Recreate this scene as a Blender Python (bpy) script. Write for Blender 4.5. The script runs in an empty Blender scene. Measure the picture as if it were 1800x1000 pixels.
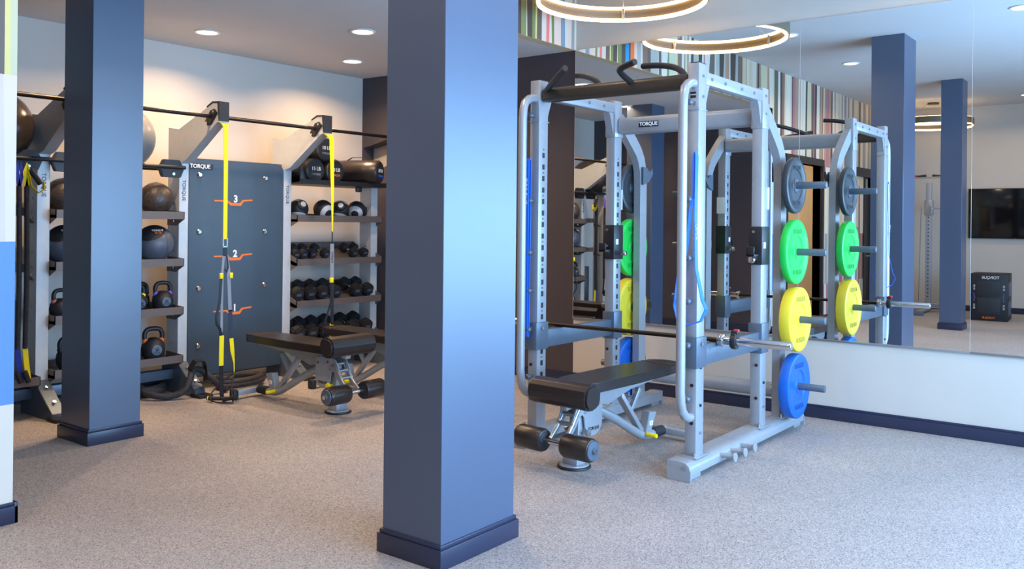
import bpy, bmesh, math, random
from mathutils import Vector, Matrix
C = bpy.context.scene.collection
PI = math.pi
def V(*a): return Vector(a)
# ------------------------------------------------------------------ camera, world, light, exposure
sc = bpy.context.scene
cam = bpy.data.objects.new('camera', bpy.data.cameras.new('camera')); C.objects.link(cam)
cam.data.sensor_width = 36; cam.data.lens = 36 * 1545.18 / 1800
cam.data.shift_y = -(500 - 390.77) / 1800
cam.data.clip_start = .05
yaw, pitch, roll = .91638, .00114, .00996
F = V(math.sin(yaw) * math.cos(pitch), math.cos(yaw) * math.cos(pitch), math.sin(pitch))
Rt = V(math.cos(yaw), -math.sin(yaw), 0); U = Rt.cross(F)
Rr = Rt * math.cos(roll) + U * math.sin(roll); Ur = -Rt * math.sin(roll) + U * math.cos(roll)
m = Matrix((Rr, Ur, -F)).transposed().to_4x4(); m.translation = (0, 0, 1.45)
cam.matrix_world = m
sc.camera = cam
vs = sc.view_settings
vs.view_transform = 'Standard'; vs.look = 'None'; vs.gamma = 1; vs.exposure = 0.06; vs.use_curve_mapping = False
w = bpy.data.worlds.new('world'); sc.world = w; w.use_nodes = True
w.node_tree.nodes['Background'].inputs[0].default_value = (.45, .62, 1, 1)
w.node_tree.nodes['Background'].inputs[1].default_value = .6
sc.cycles.max_bounces = 10; sc.cycles.glossy_bounces = 6; sc.cycles.diffuse_bounces = 5
sc.cycles.sample_clamp_indirect = 6; sc.cycles.use_denoising = True
def area(name, loc, rot, sx, sy, power, col, shape='RECTANGLE', spread=PI):
    l = bpy.data.lights.new(name, 'AREA'); l.shape = shape; l.size = sx
    if shape in ('RECTANGLE', 'ELLIPSE'): l.size_y = sy
    l.energy = power; l.color = col; l.spread = spread
    o = bpy.data.objects.new(name, l); C.objects.link(o); o.location = loc; o.rotation_euler = rot
    return o
DAY = (.34, .62, 1.0); WARM = (1.0, .66, .38); NEUT = (1.0, .72, .46)
XM, YB, YS, ZL, ZH = 6.709, 7.25, 4.43, 3.034, 3.56
XA = 1.885                      # left wall of the alcove
XW = -3.62                     # far wall
YF = -1.7                      # window wall
# daylight standing in the window openings of the wall behind the camera
for x, pw in ((.7, 90), (3.1, 215), (5.4, 205)):
    area('daylight', (x, YF + .12, 1.45), (-PI / 2 - .0, 0, PI), 2.1, 2.0, pw, DAY, spread=2.6)
LOWL = [(4.29, 6.54), (5.03, 5.44), (5.9, 6.53), (3.15, 5.95)]
HIGHL = [(1.76, 3.47), (3.85, 3.5), (3.8, 1.26), (1.76, 1.26), (-.4, 3.5), (-.4, 1.2), (-2.5, 2.0), (5.7, 1.2)]  # mirrored ones first, then unseen extras added to light the room
for x, y in LOWL: area('downlight_glow', (x, y, ZL - .02), (0, 0, 0), .13, .13, 30, WARM, 'DISK', 2.6)
for x, y in HIGHL: area('downlight_glow', (x, y, ZH - .02), (0, 0, 0), .13, .13, 15, NEUT, 'DISK', 2.6)

# ------------------------------------------------------------------ materials
def srgb(c):
    if isinstance(c, str): c = [int(c[i:i + 2], 16) for i in (0, 2, 4)]
    return tuple((x / 255 / 12.92) if x / 255 <= .04045 else ((x / 255 + .055) / 1.055) ** 2.4 for x in c) + (1,)
MATS = {}
def mat(name, col, rough=.5, metal=0., noise=0., nscale=60, bump=0., bscale=200, emit=None, est=0., spec=.5, coat=0.):
    if name in MATS: return MATS[name]
    M = bpy.data.materials.new(name); M.use_nodes = True; nt = M.node_tree; b = nt.nodes['Principled BSDF']
    c = srgb(col); b.inputs['Base Color'].default_value = c
    b.inputs['Roughness'].default_value = rough; b.inputs['Metallic'].default_value = metal
    b.inputs['Specular IOR Level'].default_value = spec; b.inputs['Coat Weight'].default_value = coat
    if emit: b.inputs['Emission Color'].default_value = srgb(emit); b.inputs['Emission Strength'].default_value = est
    tc = nt.nodes.new('ShaderNodeTexCoord')
    if noise:
        n = nt.nodes.new('ShaderNodeTexNoise'); n.inputs['Scale'].default_value = nscale; n.inputs['Detail'].default_value = 4
        nt.links.new(tc.outputs['Object'], n.inputs['Vector'])
        r = nt.nodes.new('ShaderNodeValToRGB')
        r.color_ramp.elements[0].position = .3; r.color_ramp.elements[1].position = .7
        r.color_ramp.elements[0].color = tuple(x * (1 - noise) for x in c[:3]) + (1,)
        r.color_ramp.elements[1].color = tuple(min(1, x * (1 + noise)) for x in c[:3]) + (1,)
        nt.links.new(n.outputs['Fac'], r.inputs['Fac']); nt.links.new(r.outputs['Color'], b.inputs['Base Color'])
    if bump:
        n = nt.nodes.new('ShaderNodeTexNoise'); n.inputs['Scale'].default_value = bscale; n.inputs['Detail'].default_value = 3
        nt.links.new(tc.outputs['Object'], n.inputs['Vector'])
        k = nt.nodes.new('ShaderNodeBump'); k.inputs['Strength'].default_value = bump; k.inputs['Distance'].default_value = .003
        nt.links.new(n.outputs['Fac'], k.inputs['Height']); nt.links.new(k.outputs['Normal'], b.inputs['Normal'])
    MATS[name] = M; return M
NAVY = mat('navy paint', (48, 68, 96), .42, noise=.04, nscale=3, bump=.12, bscale=250, spec=.8, coat=.9)
NAVY.node_tree.nodes['Principled BSDF'].inputs['Coat Roughness'].default_value = .38
NAVYB = mat('navy trim paint', (40, 44, 66), .35, noise=.05, nscale=8)
DARKW = mat('charcoal wall paint', (68, 62, 68), .5, noise=.04, nscale=3, bump=.1, bscale=250)
WHITEW = mat('off white wall paint', (196, 188, 178), .6, noise=.02, nscale=2, bump=.08, bscale=220)
CEIL = mat('ceiling paint', (206, 202, 200), .8, noise=.015, nscale=2)
TAN = mat('tan paint', (214, 192, 160), .7, noise=.03, nscale=3)
SILVER = mat('silver powder coat', (160, 164, 170), .38, .35, noise=.03, nscale=30)
STEEL = mat('satin steel', (176, 178, 180), .3, .85, noise=.03, nscale=20)
CHROME = mat('chrome', (205, 206, 208), .14, 1., noise=.02, nscale=20)
BARM = mat('worn bar steel', (60, 52, 48), .38, .8, noise=.1, nscale=50)
BLACKM = mat('black powder coat', (38, 36, 38), .42, .2, noise=.08, nscale=40)
BRONZE = mat('dark bronze metal', (74, 66, 58), .42, .5, noise=.05, nscale=30)
GUN = mat('blue grey steel plate', (92, 104, 118), .42, .35, noise=.05, nscale=20)
RUBBER = mat('black rubber', (32, 33, 36), .55, noise=.1, nscale=60, bump=.15, bscale=300)
VINYL = mat('black vinyl', (40, 33, 32), .34, noise=.06, nscale=20, bump=.12, bscale=180)
BOARD = mat('navy board laminate', (56, 70, 82), .36, noise=.05, nscale=4, bump=.06, bscale=300)
SHELFM = mat('taupe shelf metal', (104, 92, 86), .45, .2, noise=.06, nscale=30)
POSTM = mat('light grey rack paint', (196, 200, 202), .4, .2, noise=.03, nscale=20)
WHITE = mat('white plastic', (232, 232, 230), .45, noise=.01)
YEL = mat('yellow webbing', (250, 226, 10), .55, noise=.05, nscale=120)
YELP = mat('yellow bumper rubber', (226, 202, 48), .42, noise=.03, nscale=30)
GRNP = mat('green bumper rubber', (22, 196, 74), .42, noise=.03, nscale=30)
BLUP = mat('blue bumper rubber', (6, 92, 184), .42, noise=.03, nscale=30)
BLKP = mat('grey bumper rubber', (48, 54, 60), .42, noise=.04, nscale=30)
BLUEB = mat('blue latex', (34, 110, 226), .45, noise=.04, nscale=60)
ORANGE = mat('orange paint', (240, 116, 30), .5, noise=.03)
PURPLE = mat('purple paint', (132, 92, 200), .5, noise=.03)
PINK = mat('coral paint', (190, 110, 100), .5, noise=.03)
GREYW = mat('grey webbing', (140, 142, 150), .6, noise=.06, nscale=150)
GREYV = mat('slate grey vinyl', (84, 90, 102), .4, noise=.06, nscale=14, bump=.1, bscale=120)
LGREYV = mat('pale grey vinyl', (186, 188, 190), .4, noise=.04, nscale=14)
BALLG = mat('grey gym ball vinyl', (128, 126, 122), .3, noise=.04, nscale=8)
BALLB = mat('dark gym ball vinyl', (52, 44, 38), .25, noise=.06, nscale=8)
SLAM = mat('textured slam ball rubber', (66, 55, 48), .42, noise=.35, nscale=60, bump=1., bscale=48)
RED = mat('red plastic', (206, 52, 44), .4, noise=.03)
GREENB = mat('green latex', (30, 120, 60), .5, noise=.05)
BLUES = mat('deep blue webbing', (30, 50, 150), .5, noise=.05)
SCREEN = mat('black screen glass', (14, 14, 16), .12, noise=.02)
LED = mat('led strip', (255, 240, 200), .5, emit=(255, 208, 140), est=8.0)
LAMP = mat('downlight diffuser', (255, 244, 225), .5, emit=(255, 236, 205), est=9.0)
BEIGEN = mat('pale wood', (200, 175, 140), .5, noise=.1, nscale=10)
def mirror_mat():
    M = bpy.data.materials.new('silvered mirror'); M.use_nodes = True; b = M.node_tree.nodes['Principled BSDF']
    b.inputs['Base Color'].default_value = (.86, .90, .90, 1); b.inputs['Metallic'].default_value = 1; b.inputs['Roughness'].default_value = 0.0
    return M
MIRROR = mirror_mat()
def floor_mat():
    M = bpy.data.materials.new('speckled rubber flooring'); M.use_nodes = True; nt = M.node_tree; b = nt.nodes['Principled BSDF']
    tc = nt.nodes.new('ShaderNodeTexCoord')
    n = nt.nodes.new('ShaderNodeTexVoronoi'); n.inputs['Scale'].default_value = 210
    nt.links.new(tc.outputs['Object'], n.inputs['Vector'])
    r = nt.nodes.new('ShaderNodeValToRGB'); r.color_ramp.interpolation = 'CONSTANT'
    e = r.color_ramp.elements; e[0].position = 0; e[0].color = srgb((160, 152, 148)); e[1].position = .30; e[1].color = srgb((145, 137, 134))
    for p, c in ((.52, (170, 162, 158)), (.70, (124, 118, 120)), (.80, (182, 174, 168)), (.92, (104, 99, 102))):
        x = e.new(p); x.color = srgb(c)
    s = nt.nodes.new('ShaderNodeSeparateColor'); nt.links.new(n.outputs['Color'], s.inputs[0]); nt.links.new(s.outputs[0], r.inputs['Fac'])
    n2 = nt.nodes.new('ShaderNodeTexNoise'); n2.inputs['Scale'].default_value = 1.3; n2.inputs['Detail'].default_value = 5
    nt.links.new(tc.outputs['Object'], n2.inputs['Vector'])
    mr = nt.nodes.new('ShaderNodeMapRange'); mr.inputs[1].default_value = .3; mr.inputs[2].default_value = .7; mr.inputs[3].default_value = .90; mr.inputs[4].default_value = 1.04
    nt.links.new(n2.outputs['Fac'], mr.inputs[0])
    mx = nt.nodes.new('ShaderNodeVectorMath'); mx.operation = 'SCALE'
    nt.links.new(r.outputs['Color'], mx.inputs[0]); nt.links.new(mr.outputs[0], mx.inputs['Scale'])
    nt.links.new(mx.outputs[0], b.inputs['Base Color'])
    b.inputs['Roughness'].default_value = .62
    k = nt.nodes.new('ShaderNodeBump'); k.inputs['Strength'].default_value = .15; k.inputs['Distance'].default_value = .002
    nt.links.new(n.outputs['Distance'], k.inputs['Height']); nt.links.new(k.outputs['Normal'], b.inputs['Normal'])
    return M
FLOOR = floor_mat()

# ------------------------------------------------------------------ mesh helpers
class MB:
    """collects shapes into one mesh; mi = material index"""
    def __init__(s): s.bm = bmesh.new()
    def _mi(s, fs, mi):
        for f in fs: f.material_index = mi
    def box(s, x0, x1, y0, y1, z0, z1, bev=0, mi=0, M=None, seg=2):
        r = bmesh.ops.create_cube(s.bm, size=1); vs = r['verts']
        for v in vs:
            v.co = V(x0 + (v.co.x + .5) * (x1 - x0), y0 + (v.co.y + .5) * (y1 - y0), z0 + (v.co.z + .5) * (z1 - z0))
        es = list({e for v in vs for e in v.link_edges}); fs = list({f for v in vs for f in v.link_faces})
        if bev:
            r = bmesh.ops.bevel(s.bm, geom=es, offset=bev, segments=seg, affect='EDGES', profile=.5, clamp_overlap=True)
            fs = list({f for v in r['verts'] for f in v.link_faces} | {f for f in fs if f.is_valid}); vs = list({v for f in fs for v in f.verts})
        s._mi(fs, mi)
        if M: bmesh.ops.transform(s.bm, matrix=M, verts=vs)
        return s
    def bar(s, p0, p1, wd, ht, up=V(0, 0, 1), bev=.004, mi=0):
        p0, p1 = Vector(p0), Vector(p1); d = (p1 - p0); L = d.length; d.normalize()
        sd = d.cross(Vector(up)); sd.normalize(); u = sd.cross(d)
        M = Matrix((d, sd, u)).transposed().to_4x4(); M.translation = p0
        return s.box(0, L, -wd / 2, wd / 2, -ht / 2, ht / 2, bev, mi, M)
    def cyl(s, p0, p1, r, r2=None, seg=20, mi=0, bev=0):
        p0, p1 = Vector(p0), Vector(p1); L = (p1 - p0).length
        if bev: return s.lathe([(0, 0), (r - bev, 0), (r - bev * .3, bev * .3), (r, bev), (r, L - bev), (r - bev * .3, L - bev * .3), (r - bev, L), (0, L)], p0, p1 - p0, seg, mi)
        return s.lathe([(0, 0), (r, 0), (r if r2 is None else r2, L), (0, L)], p0, p1 - p0, seg, mi)
    def lathe(s, prof, org=(0, 0, 0), axis=(0, 0, 1), seg=24, mi=0, mis=None):
        q = Vector(axis).normalized().to_track_quat('Z', 'Y'); org = Vector(org); rings = []
        for r, h in prof:
            if r < 1e-6: rings.append([s.bm.verts.new(org + q @ V(0, 0, h))])
            else: rings.append([s.bm.verts.new(org + q @ V(r * math.cos(2 * PI * i / seg), r * math.sin(2 * PI * i / seg), h)) for i in range(seg)])
        for k in range(len(rings) - 1):
            a, b = rings[k], rings[k + 1]; mm = mis[k] if mis else mi
            for i in range(seg):
                j = (i + 1) % seg
                if len(a) == 1 and len(b) == 1: continue
                if len(a) == 1: f = s.bm.faces.new((a[0], b[j], b[i]))
                elif len(b) == 1: f = s.bm.faces.new((a[i], a[j], b[0]))
                else: f = s.bm.faces.new((a[i], a[j], b[j], b[i]))
                f.material_index = mm
        return s
    def tube(s, pts, r, seg=12, mi=0, closed=False, smooth=0, ry=None):
        P = [Vector(p) for p in pts]
        for _ in range(smooth):
            Q = [] if closed else [P[0]]
            n = len(P)
            for i in range(n if closed else n - 1):
                a, b = P[i], P[(i + 1) % n]; Q += [a * .75 + b * .25, a * .25 + b * .75]
            if not closed: Q.append(P[-1])
            P = Q
        n = len(P); rings = []; prev = None
        for i in range(n):
            if closed: t = P[(i + 1) % n] - P[i - 1]
            else: t = P[min(i + 1, n - 1)] - P[max(i - 1, 0)]
            if t.length < 1e-9: t = V(0, 0, 1)
            t.normalize()
            if prev is None:
                u = t.orthogonal().normalized()
                if ry is not None: u = (V(0, 0, 1) - t * t.z); u = u.normalized() if u.length > 1e-3 else t.orthogonal().normalized()
            else: u = (prev - t * prev.dot(t)).normalized()
            prev = u; v = t.cross(u); rr = r[i * len(r) // n] if isinstance(r, (list, tuple)) else r
            rings.append([s.bm.verts.new(P[i] + u * math.cos(2 * PI * k / seg) * rr + v * math.sin(2 * PI * k / seg) * (ry or rr)) for k in range(seg)])
        m_ = n if closed else n - 1
        for i in range(m_):
            a, b = rings[i], rings[(i + 1) % n]
            for k in range(seg):
                f = s.bm.faces.new((a[k], a[(k + 1) % seg], b[(k + 1) % seg], b[k])); f.material_index = mi
        if not closed:
            for rg in (rings[0][::-1], rings[-1]): s.bm.faces.new(rg).material_index = mi
        return s
    def ribbon(s, pts, wd, th, side=(1, 0, 0), mi=0):
        P = [Vector(p) for p in pts]; n = len(P); rings = []; side = Vector(side)
        for i in range(n):
            t = (P[min(i + 1, n - 1)] - P[max(i - 1, 0)]).normalized()
            sd = (side - t * side.dot(t)).normalized(); nn = t.cross(sd)
            ww = wd[i] if isinstance(wd, (list, tuple)) else wd
            rings.append([s.bm.verts.new(P[i] + sd * a * ww / 2 + nn * b * th / 2) for a, b in ((-1, -1), (1, -1), (1, 1), (-1, 1))])
        for i in range(n - 1):
            for k in range(4):
                s.bm.faces.new((rings[i][k], rings[i][(k + 1) % 4], rings[i + 1][(k + 1) % 4], rings[i + 1][k])).material_index = mi
        s.bm.faces.new(rings[0][::-1]).material_index = mi; s.bm.faces.new(rings[-1]).material_index = mi
        return s
    def prism(s, poly, d, f, mi=0, bev=0):
        """poly 2-D points, f(u,v,w) -> xyz, extruded from w=d[0] to d[1]"""
        a = [s.bm.verts.new(f(u, v, d[0])) for u, v in poly]; b = [s.bm.verts.new(f(u, v, d[1])) for u, v in poly]
        n = len(poly); fs = [s.bm.faces.new(a[::-1]), s.bm.faces.new(b)]
        for i in range(n): fs.append(s.bm.faces.new((a[i], a[(i + 1) % n], b[(i + 1) % n], b[i])))
        if bev:
            es = list({e for q in fs for e in q.edges})
            r = bmesh.ops.bevel(s.bm, geom=es, offset=bev, segments=2, affect='EDGES', clamp_overlap=True)
            fs = list({q for q in fs if q.is_valid} | set(r['faces']))
        s._mi(fs, mi); return s
    def ball(s, c, r, seg=28, mi=0, sc=(1, 1, 1), fn=None):
        q = bmesh.ops.create_uvsphere(s.bm, u_segments=seg, v_segments=seg * 2 // 3, radius=1)
        fs = {f for v in q['verts'] for f in v.link_faces}
        for f in fs: f.material_index = fn(f.calc_center_median().normalized()) if fn else mi
        for v in q['verts']: v.co = Vector(c) + V(v.co.x * r * sc[0], v.co.y * r * sc[1], v.co.z * r * sc[2])
        return s
ROOTLOC = {}
def thing(name, label, cat, loc=(0, 0, 0), rz=0, group=None):
    o = bpy.data.objects.new(name, None); C.objects.link(o); o.location = loc; o.rotation_euler = (0, 0, rz); o.empty_display_size = .1
    o['label'] = label; o['category'] = cat
    if group: o['group'] = group
    return o
def tag(o, label=None, cat=None, group=None, kind=None):
    if label: o['label'] = label
    if cat: o['category'] = cat
    if group: o['group'] = group
    if kind: o['kind'] = kind
    return o
def obj(name, mb, m, parent=None, label=None, world=False, loc=None, sharp=38):
    bm = mb.bm
    if world and parent:   # shapes were given in world coordinates: move them to the root's frame
        r = parent
        off = Vector((0, 0, 0))
        while r: off += Vector(r.location); r = r.parent
        bmesh.ops.translate(bm, vec=-off, verts=bm.verts)
    if loc: bmesh.ops.translate(bm, vec=-Vector(loc), verts=bm.verts)
    bmesh.ops.recalc_face_normals(bm, faces=bm.faces)
    me = bpy.data.meshes.new(name); bm.to_mesh(me); bm.free()
    for x in (m if isinstance(m, (list, tuple)) else [m]): me.materials.append(x)
    me.polygons.foreach_set('use_smooth', [True] * len(me.polygons)); me.set_sharp_from_angle(angle=math.radians(sharp))
    o = bpy.data.objects.new(name, me); C.objects.link(o)
    if parent: o.parent = parent
    if loc: o.location = loc
    if label: o['label'] = label
    return o
def solo(name, mb, m, label, cat, loc, group=None):
    return tag(obj(name, mb, m, loc=loc), label, cat, group)
def struct(name, mb, m, label=None):
    return tag(obj(name, mb, m), label, kind='structure')
def copy_tree(o, parent=None, label=None):
    c = o.copy(); C.objects.link(c)
    if parent: c.parent = parent
    if label: c['label'] = label
    for ch in o.children: copy_tree(ch, c)
    return c
def text(s_, size, pos, right, up, m, parent, name='lettering', depth=.0012, label=None, space=1.0, align='CENTER', bold=0.0):
    """lettering standing on a surface: pos is its centre in the parent's frame"""
    cu = bpy.data.curves.new(name, 'FONT'); cu.body = s_; cu.size = size; cu.extrude = depth; cu.align_x = align; cu.align_y = 'CENTER'; cu.space_character = space; cu.offset = bold
    t = bpy.data.objects.new('tmp', cu); C.objects.link(t); dg = bpy.context.evaluated_depsgraph_get(); dg.update()
    me = bpy.data.meshes.new_from_object(t.evaluated_get(dg)); bpy.data.objects.remove(t); bpy.data.curves.remove(cu)
    r = Vector(right).normalized(); u = Vector(up).normalized(); n = r.cross(u)
    M = Matrix((r, u, n)).transposed().to_4x4(); M.translation = Vector(pos)
    me.transform(M); me.materials.clear(); me.materials.append(m)
    o = bpy.data.objects.new(name, me); C.objects.link(o); o.parent = parent
    if label: o['label'] = label
    return o
# ------------------------------------------------------------------ the setting
T = .12
struct('floor', MB().box(XW - T, XM + T, YF - T, YB + T, -.1, 0), FLOOR)
struct('ceiling', MB().box(XW - T, XM + T, YF - T, YS + .11, ZH, ZH + .1).box(XA - T, XM + T, YS + .1, YB + T, ZL, ZH + .1), CEIL)
struct('wall_right', MB().box(XM, XM + T, YF - T, YS, 0, ZH), WHITEW)
# charcoal stretch of the right wall inside the alcove, with a recess near the far corner
def yzx(y, z, x): return V(x, y, z)
struct('wall_alcove_right', MB().prism([(YS, 0), (YS, ZL), (YB + T, ZL), (YB + T, 0), (7.235, 0), (7.235, 2.27), (7.15, 2.28), (6.86, 2.345), (6.86, 2.06), (7.02, 2.0), (7.02, 0)], (XM, XM + .16), yzx), DARKW)
struct('wall_recess', MB().box(XM + .16, XM + .2, 6.6, YB + T, 0, ZL), WHITEW)
struct('wall_back', MB().box(XA - T, XM + .16, YB, YB + T, 0, ZL), WHITEW)
struct('wall_alcove_left', MB().box(XA - .02, XA, YS + .004, YB, 0, ZL).box(XA - T, XA - .02, YS + T, YB, 0, ZL), DARKW)
struct('wall_far', MB().box(XW - T, XW, YF - T, YS + 1.2, 0, ZH), WHITEW)
# window wall behind the camera
wins = [(x - 1.05, x + 1.05) for x in (.7, 3.1, 5.4)]
wb = MB().box(XW - T, wins[0][0], YF - T, YF, 0, ZH).box(wins[2][1], XM + T, YF - T, YF, 0, ZH)
wb.box(wins[0][1], wins[1][0], YF - T, YF, 0, ZH).box(wins[1][1], wins[2][0], YF - T, YF, 0, ZH)
for a, b in wins: wb.box(a, b, YF - T, YF, 0, .42).box(a, b, YF - T, YF, 3.08, ZH)
struct('wall_window_side', wb, WHITEW)
for i, (a, b) in enumerate(wins):
    f = MB()
    for x in (a, (a + b) / 2 - .02, b - .04): f.box(x, x + .04, YF - .09, YF - .04, .42, 3.08)
    for z in (.42, 2.2, 3.04): f.box(a, b, YF - .09, YF - .04, z, z + .04)
    struct('window_%d' % (i + 1), f, BLACKM)
# striped wallpaper
WP = {}
def wp(c):
    if c not in WP: WP[c] = (len(WP), mat('wallpaper %s' % c, c, .55, noise=.02, nscale=6))
    return WP[c][0]
K = dict(W='dacfbe', C='d8c29c', G='a09a90', B='8494a0', P='e6c8b4', O='7e8650', R='ee7a70', K='52463e', D='6c5c50', S='b0aea4', T='b08c70', N='8a6a5a', Y='d8cf86', L='d2c4d4', U='1f93c8', A='f27a38', V='3d5570', M='b07078', H='c4c8a8', Q='665e58', E='5c8ac0')
def stripes(mb, x0, x1, z0, z1, spec, rnd, y=YS):
    """spec: list of (colour key, width) running from x0 towards x1"""
    sgn = 1 if x1 > x0 else -1; x = x0; bt = bb = x0; i = 0
    while (x1 - x) * sgn > 1e-4:
        k, wd = spec[i] if i < len(spec) else spec_rand(rnd, spec); i += 1
        x += wd * sgn
        if (x1 - x) * sgn < .012: x = x1
        nt_ = x if x == x1 else x + rnd.uniform(-.3, .3) * wd; nb = x if x == x1 else x + rnd.uniform(-.3, .3) * wd
        vs = [mb.bm.verts.new(p) for p in ((bb, y, z0), (nb, y, z0), (nt_, y, z1), (bt, y, z1))]
        mb.bm.faces.new(vs if sgn > 0 else vs[::-1]).material_index = wp(K[k]); bt, bb = nt_, nb
def spec_rand(rnd, spec):
    pal = spec.pal if hasattr(spec, 'pal') else 'WWWCSSGDNTKLHQWD'
    k = rnd.choice(pal); return k, (rnd.uniform(.05, .12) if k in 'WCSL' else rnd.uniform(.03, .09))
class Spec(list): pass
sp = Spec([('W', .03), ('G', .05), ('P', .05), ('W', .05), ('B', .08), ('P', .08), ('O', .055), ('W', .026), ('R', .07), ('W', .052), ('D', .053), ('Y', .03), ('O', .045), ('K', .075), ('W', .02), ('O', .075), ('K', .075), ('U', .06), ('K', .05), ('A', .07),
           ('P', .04), ('S', .07), ('W', .05), ('N', .11), ('D', .08), ('S', .12), ('W', .04), ('D', .06), ('W', .13), ('O', .04), ('H', .1), ('C', .13), ('N', .06), ('W', .06), ('K', .03), ('C', .05), ('T', .04), ('W', .05), ('K', .06), ('S', .1), ('C', .05), ('K', .08), ('W', .04), ('M', .04), ('W', .12), ('Q', .12), ('C', .06), ('S', .08), ('K', .12), ('S', .06), ('T', .11), ('W', .05), ('K', .16), ('S', .05), ('Q', .04)])
sp.pal = 'WWCCTGDNTWKHNWDWTD'
rnd = random.Random(11)
hd = MB().box(XA - .001, XM + .05, YS + .003, YS + .1, ZL - .0005, ZH); wp(K['C'])
stripes(hd, XM, XA, ZL, ZH, sp, rnd)
struct('wall_header', hd, [])
WPH = bpy.data.objects['wall_header']
ws = MB()
OP = [(.0, 1.34, 2.36), (-2.78, -2.24, 2.3)]       # openings: passage and door
top = Spec([('H', .035), ('Y', .022), ('Q', .10)]); top.pal = 'WWCCTNTKDWHNWNPCDTMG'
s2 = Spec([('W', .05), ('L', .5)]); s2.pal = 'WWCSPWWL'
s3 = Spec([('E', .11), ('H', .05), ('W', .15), ('Y', .05), ('W', .1)]); s3.pal = 'WSGWYWWC'
s4 = Spec([('W', .6)]); s4.pal = 'WWWSC'
def segs(z):
    cur = XA; out = []
    for a, b, h in OP:
        if z < h: out.append((cur, b)); cur = a
    out.append((cur, XW)); return out
for z0, z1, spx in ((.0, .566, s4), (.566, 1.34, s3), (1.34, 2.13, s2), (2.13, 2.36, top), (2.36, ZH, top)):
    for j, (a, b) in enumerate(segs(z0 + .01)):
        s_ = Spec(spx if j == 0 else []); s_.pal = spx.pal if j == 0 else 'WWCCTNPWMDWGTC'
        stripes(ws, a, b, z0, z1, s_, random.Random(5 + j + int(z0 * 7)))
for a, b in ((XW, OP[1][0]), (OP[1][1], OP[0][0]), (OP[0][1], XA - .02)): ws.box(a, b, YS + .005, YS + T, 0, ZH)
for a, b, h in OP: ws.box(a, b, YS + .005, YS + T, h, ZH)
struct('wall_striped', ws, [])
WPS = bpy.data.objects['wall_striped']
for o in (WPH, WPS):
    for c, (i, m_) in sorted(WP.items(), key=lambda t_: t_[1][0]): o.data.materials.append(m_)
    if o is WPS:
        pass
# core faces of both walls take the cream slot
# passage behind the striped wall
struct('wall_passage', MB().box(-.5, 1.72, 6.0, 6.1, 0, 2.9).box(-.6, -.5, YS + T, 6.1, 0, 2.9).box(1.62, 1.72, YS + T, 6.1, 0, 2.9).box(-.6, 1.72, YS + T, 6.1, 2.9, 3.0), TAN)
area('passage_fill', (.7, 5.3, 2.8), (0, 0, 0), .3, .3, 22, (1, .86, .7))  # added area light to brighten the passage, no fitting there
fr = MB().box(1.34, 1.42, YS - .03, YS + T, 0, 2.36).box(-.08, .0, YS - .03, YS + T, 0, 2.36).box(-.08, 1.42, YS - .03, YS + T, 2.36, 2.46)
struct('door_1', fr, BLACKM)
d2 = MB().box(-2.78, -2.24, YS + .04, YS + .09, 0, 2.1).box(-2.84, -2.78, YS - .02, YS + .1, 0, 2.3).box(-2.24, -2.18, YS - .02, YS + .1, 0, 2.3).box(-2.84, -1.5, YS - .03, YS + .1, 2.3, 2.45)
D2 = struct('door_2', d2, BLACKM)
obj('door_handle', MB().cyl((-2.36, YS + .04, .95), (-2.36, YS - .02, .95), .02).bar((-2.37, YS - .03, .95), (-2.5, YS - .03, .95), .02, .02), STEEL, D2)
tv2 = solo('television', MB().box(.25, 1.15, 5.92, 5.98, 1.15, 1.75, .01), SCREEN, 'black flat screen on the tan wall through the passage opening in the striped wall', 'television', (.7, 5.98, 1.15))
for i, x in enumerate((.35, .75)):
    s_ = thing('stool', ['olive padded stool in the tan passage, nearer the dark door post', 'olive padded stool in the tan passage, further from the dark door post'][i], 'stool', (x, 5.3, 0), group='stools in the passage')
    obj('seat', MB().box(-.16, .16, -.16, .16, .6, .7, .03), mat('olive upholstery', (96, 98, 48), .6, noise=.05), s_)
    for dx in (-1, 1):
        for dy in (-1, 1): obj('leg', MB().cyl((dx * .12, dy * .12, .6), (dx * .15, dy * .15, 0), .012, seg=8), BLACKM, s_)
# baseboards
def base(name, x0, x1, y0, y1):
    dx, dy = x1 - x0, y1 - y0
    b = MB().box(x0, x1, y0, y1, 0, .083, .003)
    if abs(dx) < abs(dy): b.box(x0 + (.006 if x0 < 0 or x0 > 5 else 0), x1 - (.006 if x0 < 3 else 0), y0, y1, .083, .1, .003)
    else: b.box(x0, x1, y0 + .006, y1, .083, .1, .003)
    struct(name, b, NAVYB)
base('baseboard_right', XM - .018, XM - .0005, YF, YS)
base('baseboard_alcove_right', XM - .018, XM - .0005, YS, 7.01)
base('baseboard_alcove_left', XA + .0005, XA + .018, YS + .02, YB)
base('baseboard_back', XA, XM, YB - .018, YB - .0005)
for i, (a, b) in enumerate(((1.44, XA + .018), (-2.1, -.1), (XW + .02, -2.86))): base(['baseboard_stub', 'baseboard_striped', 'baseboard_corner'][i], a, b, YS - .018, YS - .0005)
struct('baseboard_stub_end', MB().box(XA + .0005, XA + .018, YS - .018, YS + .02, 0, .1, .003), NAVYB)
base('baseboard_far', XW + .0005, XW + .018, YF, YS)
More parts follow.
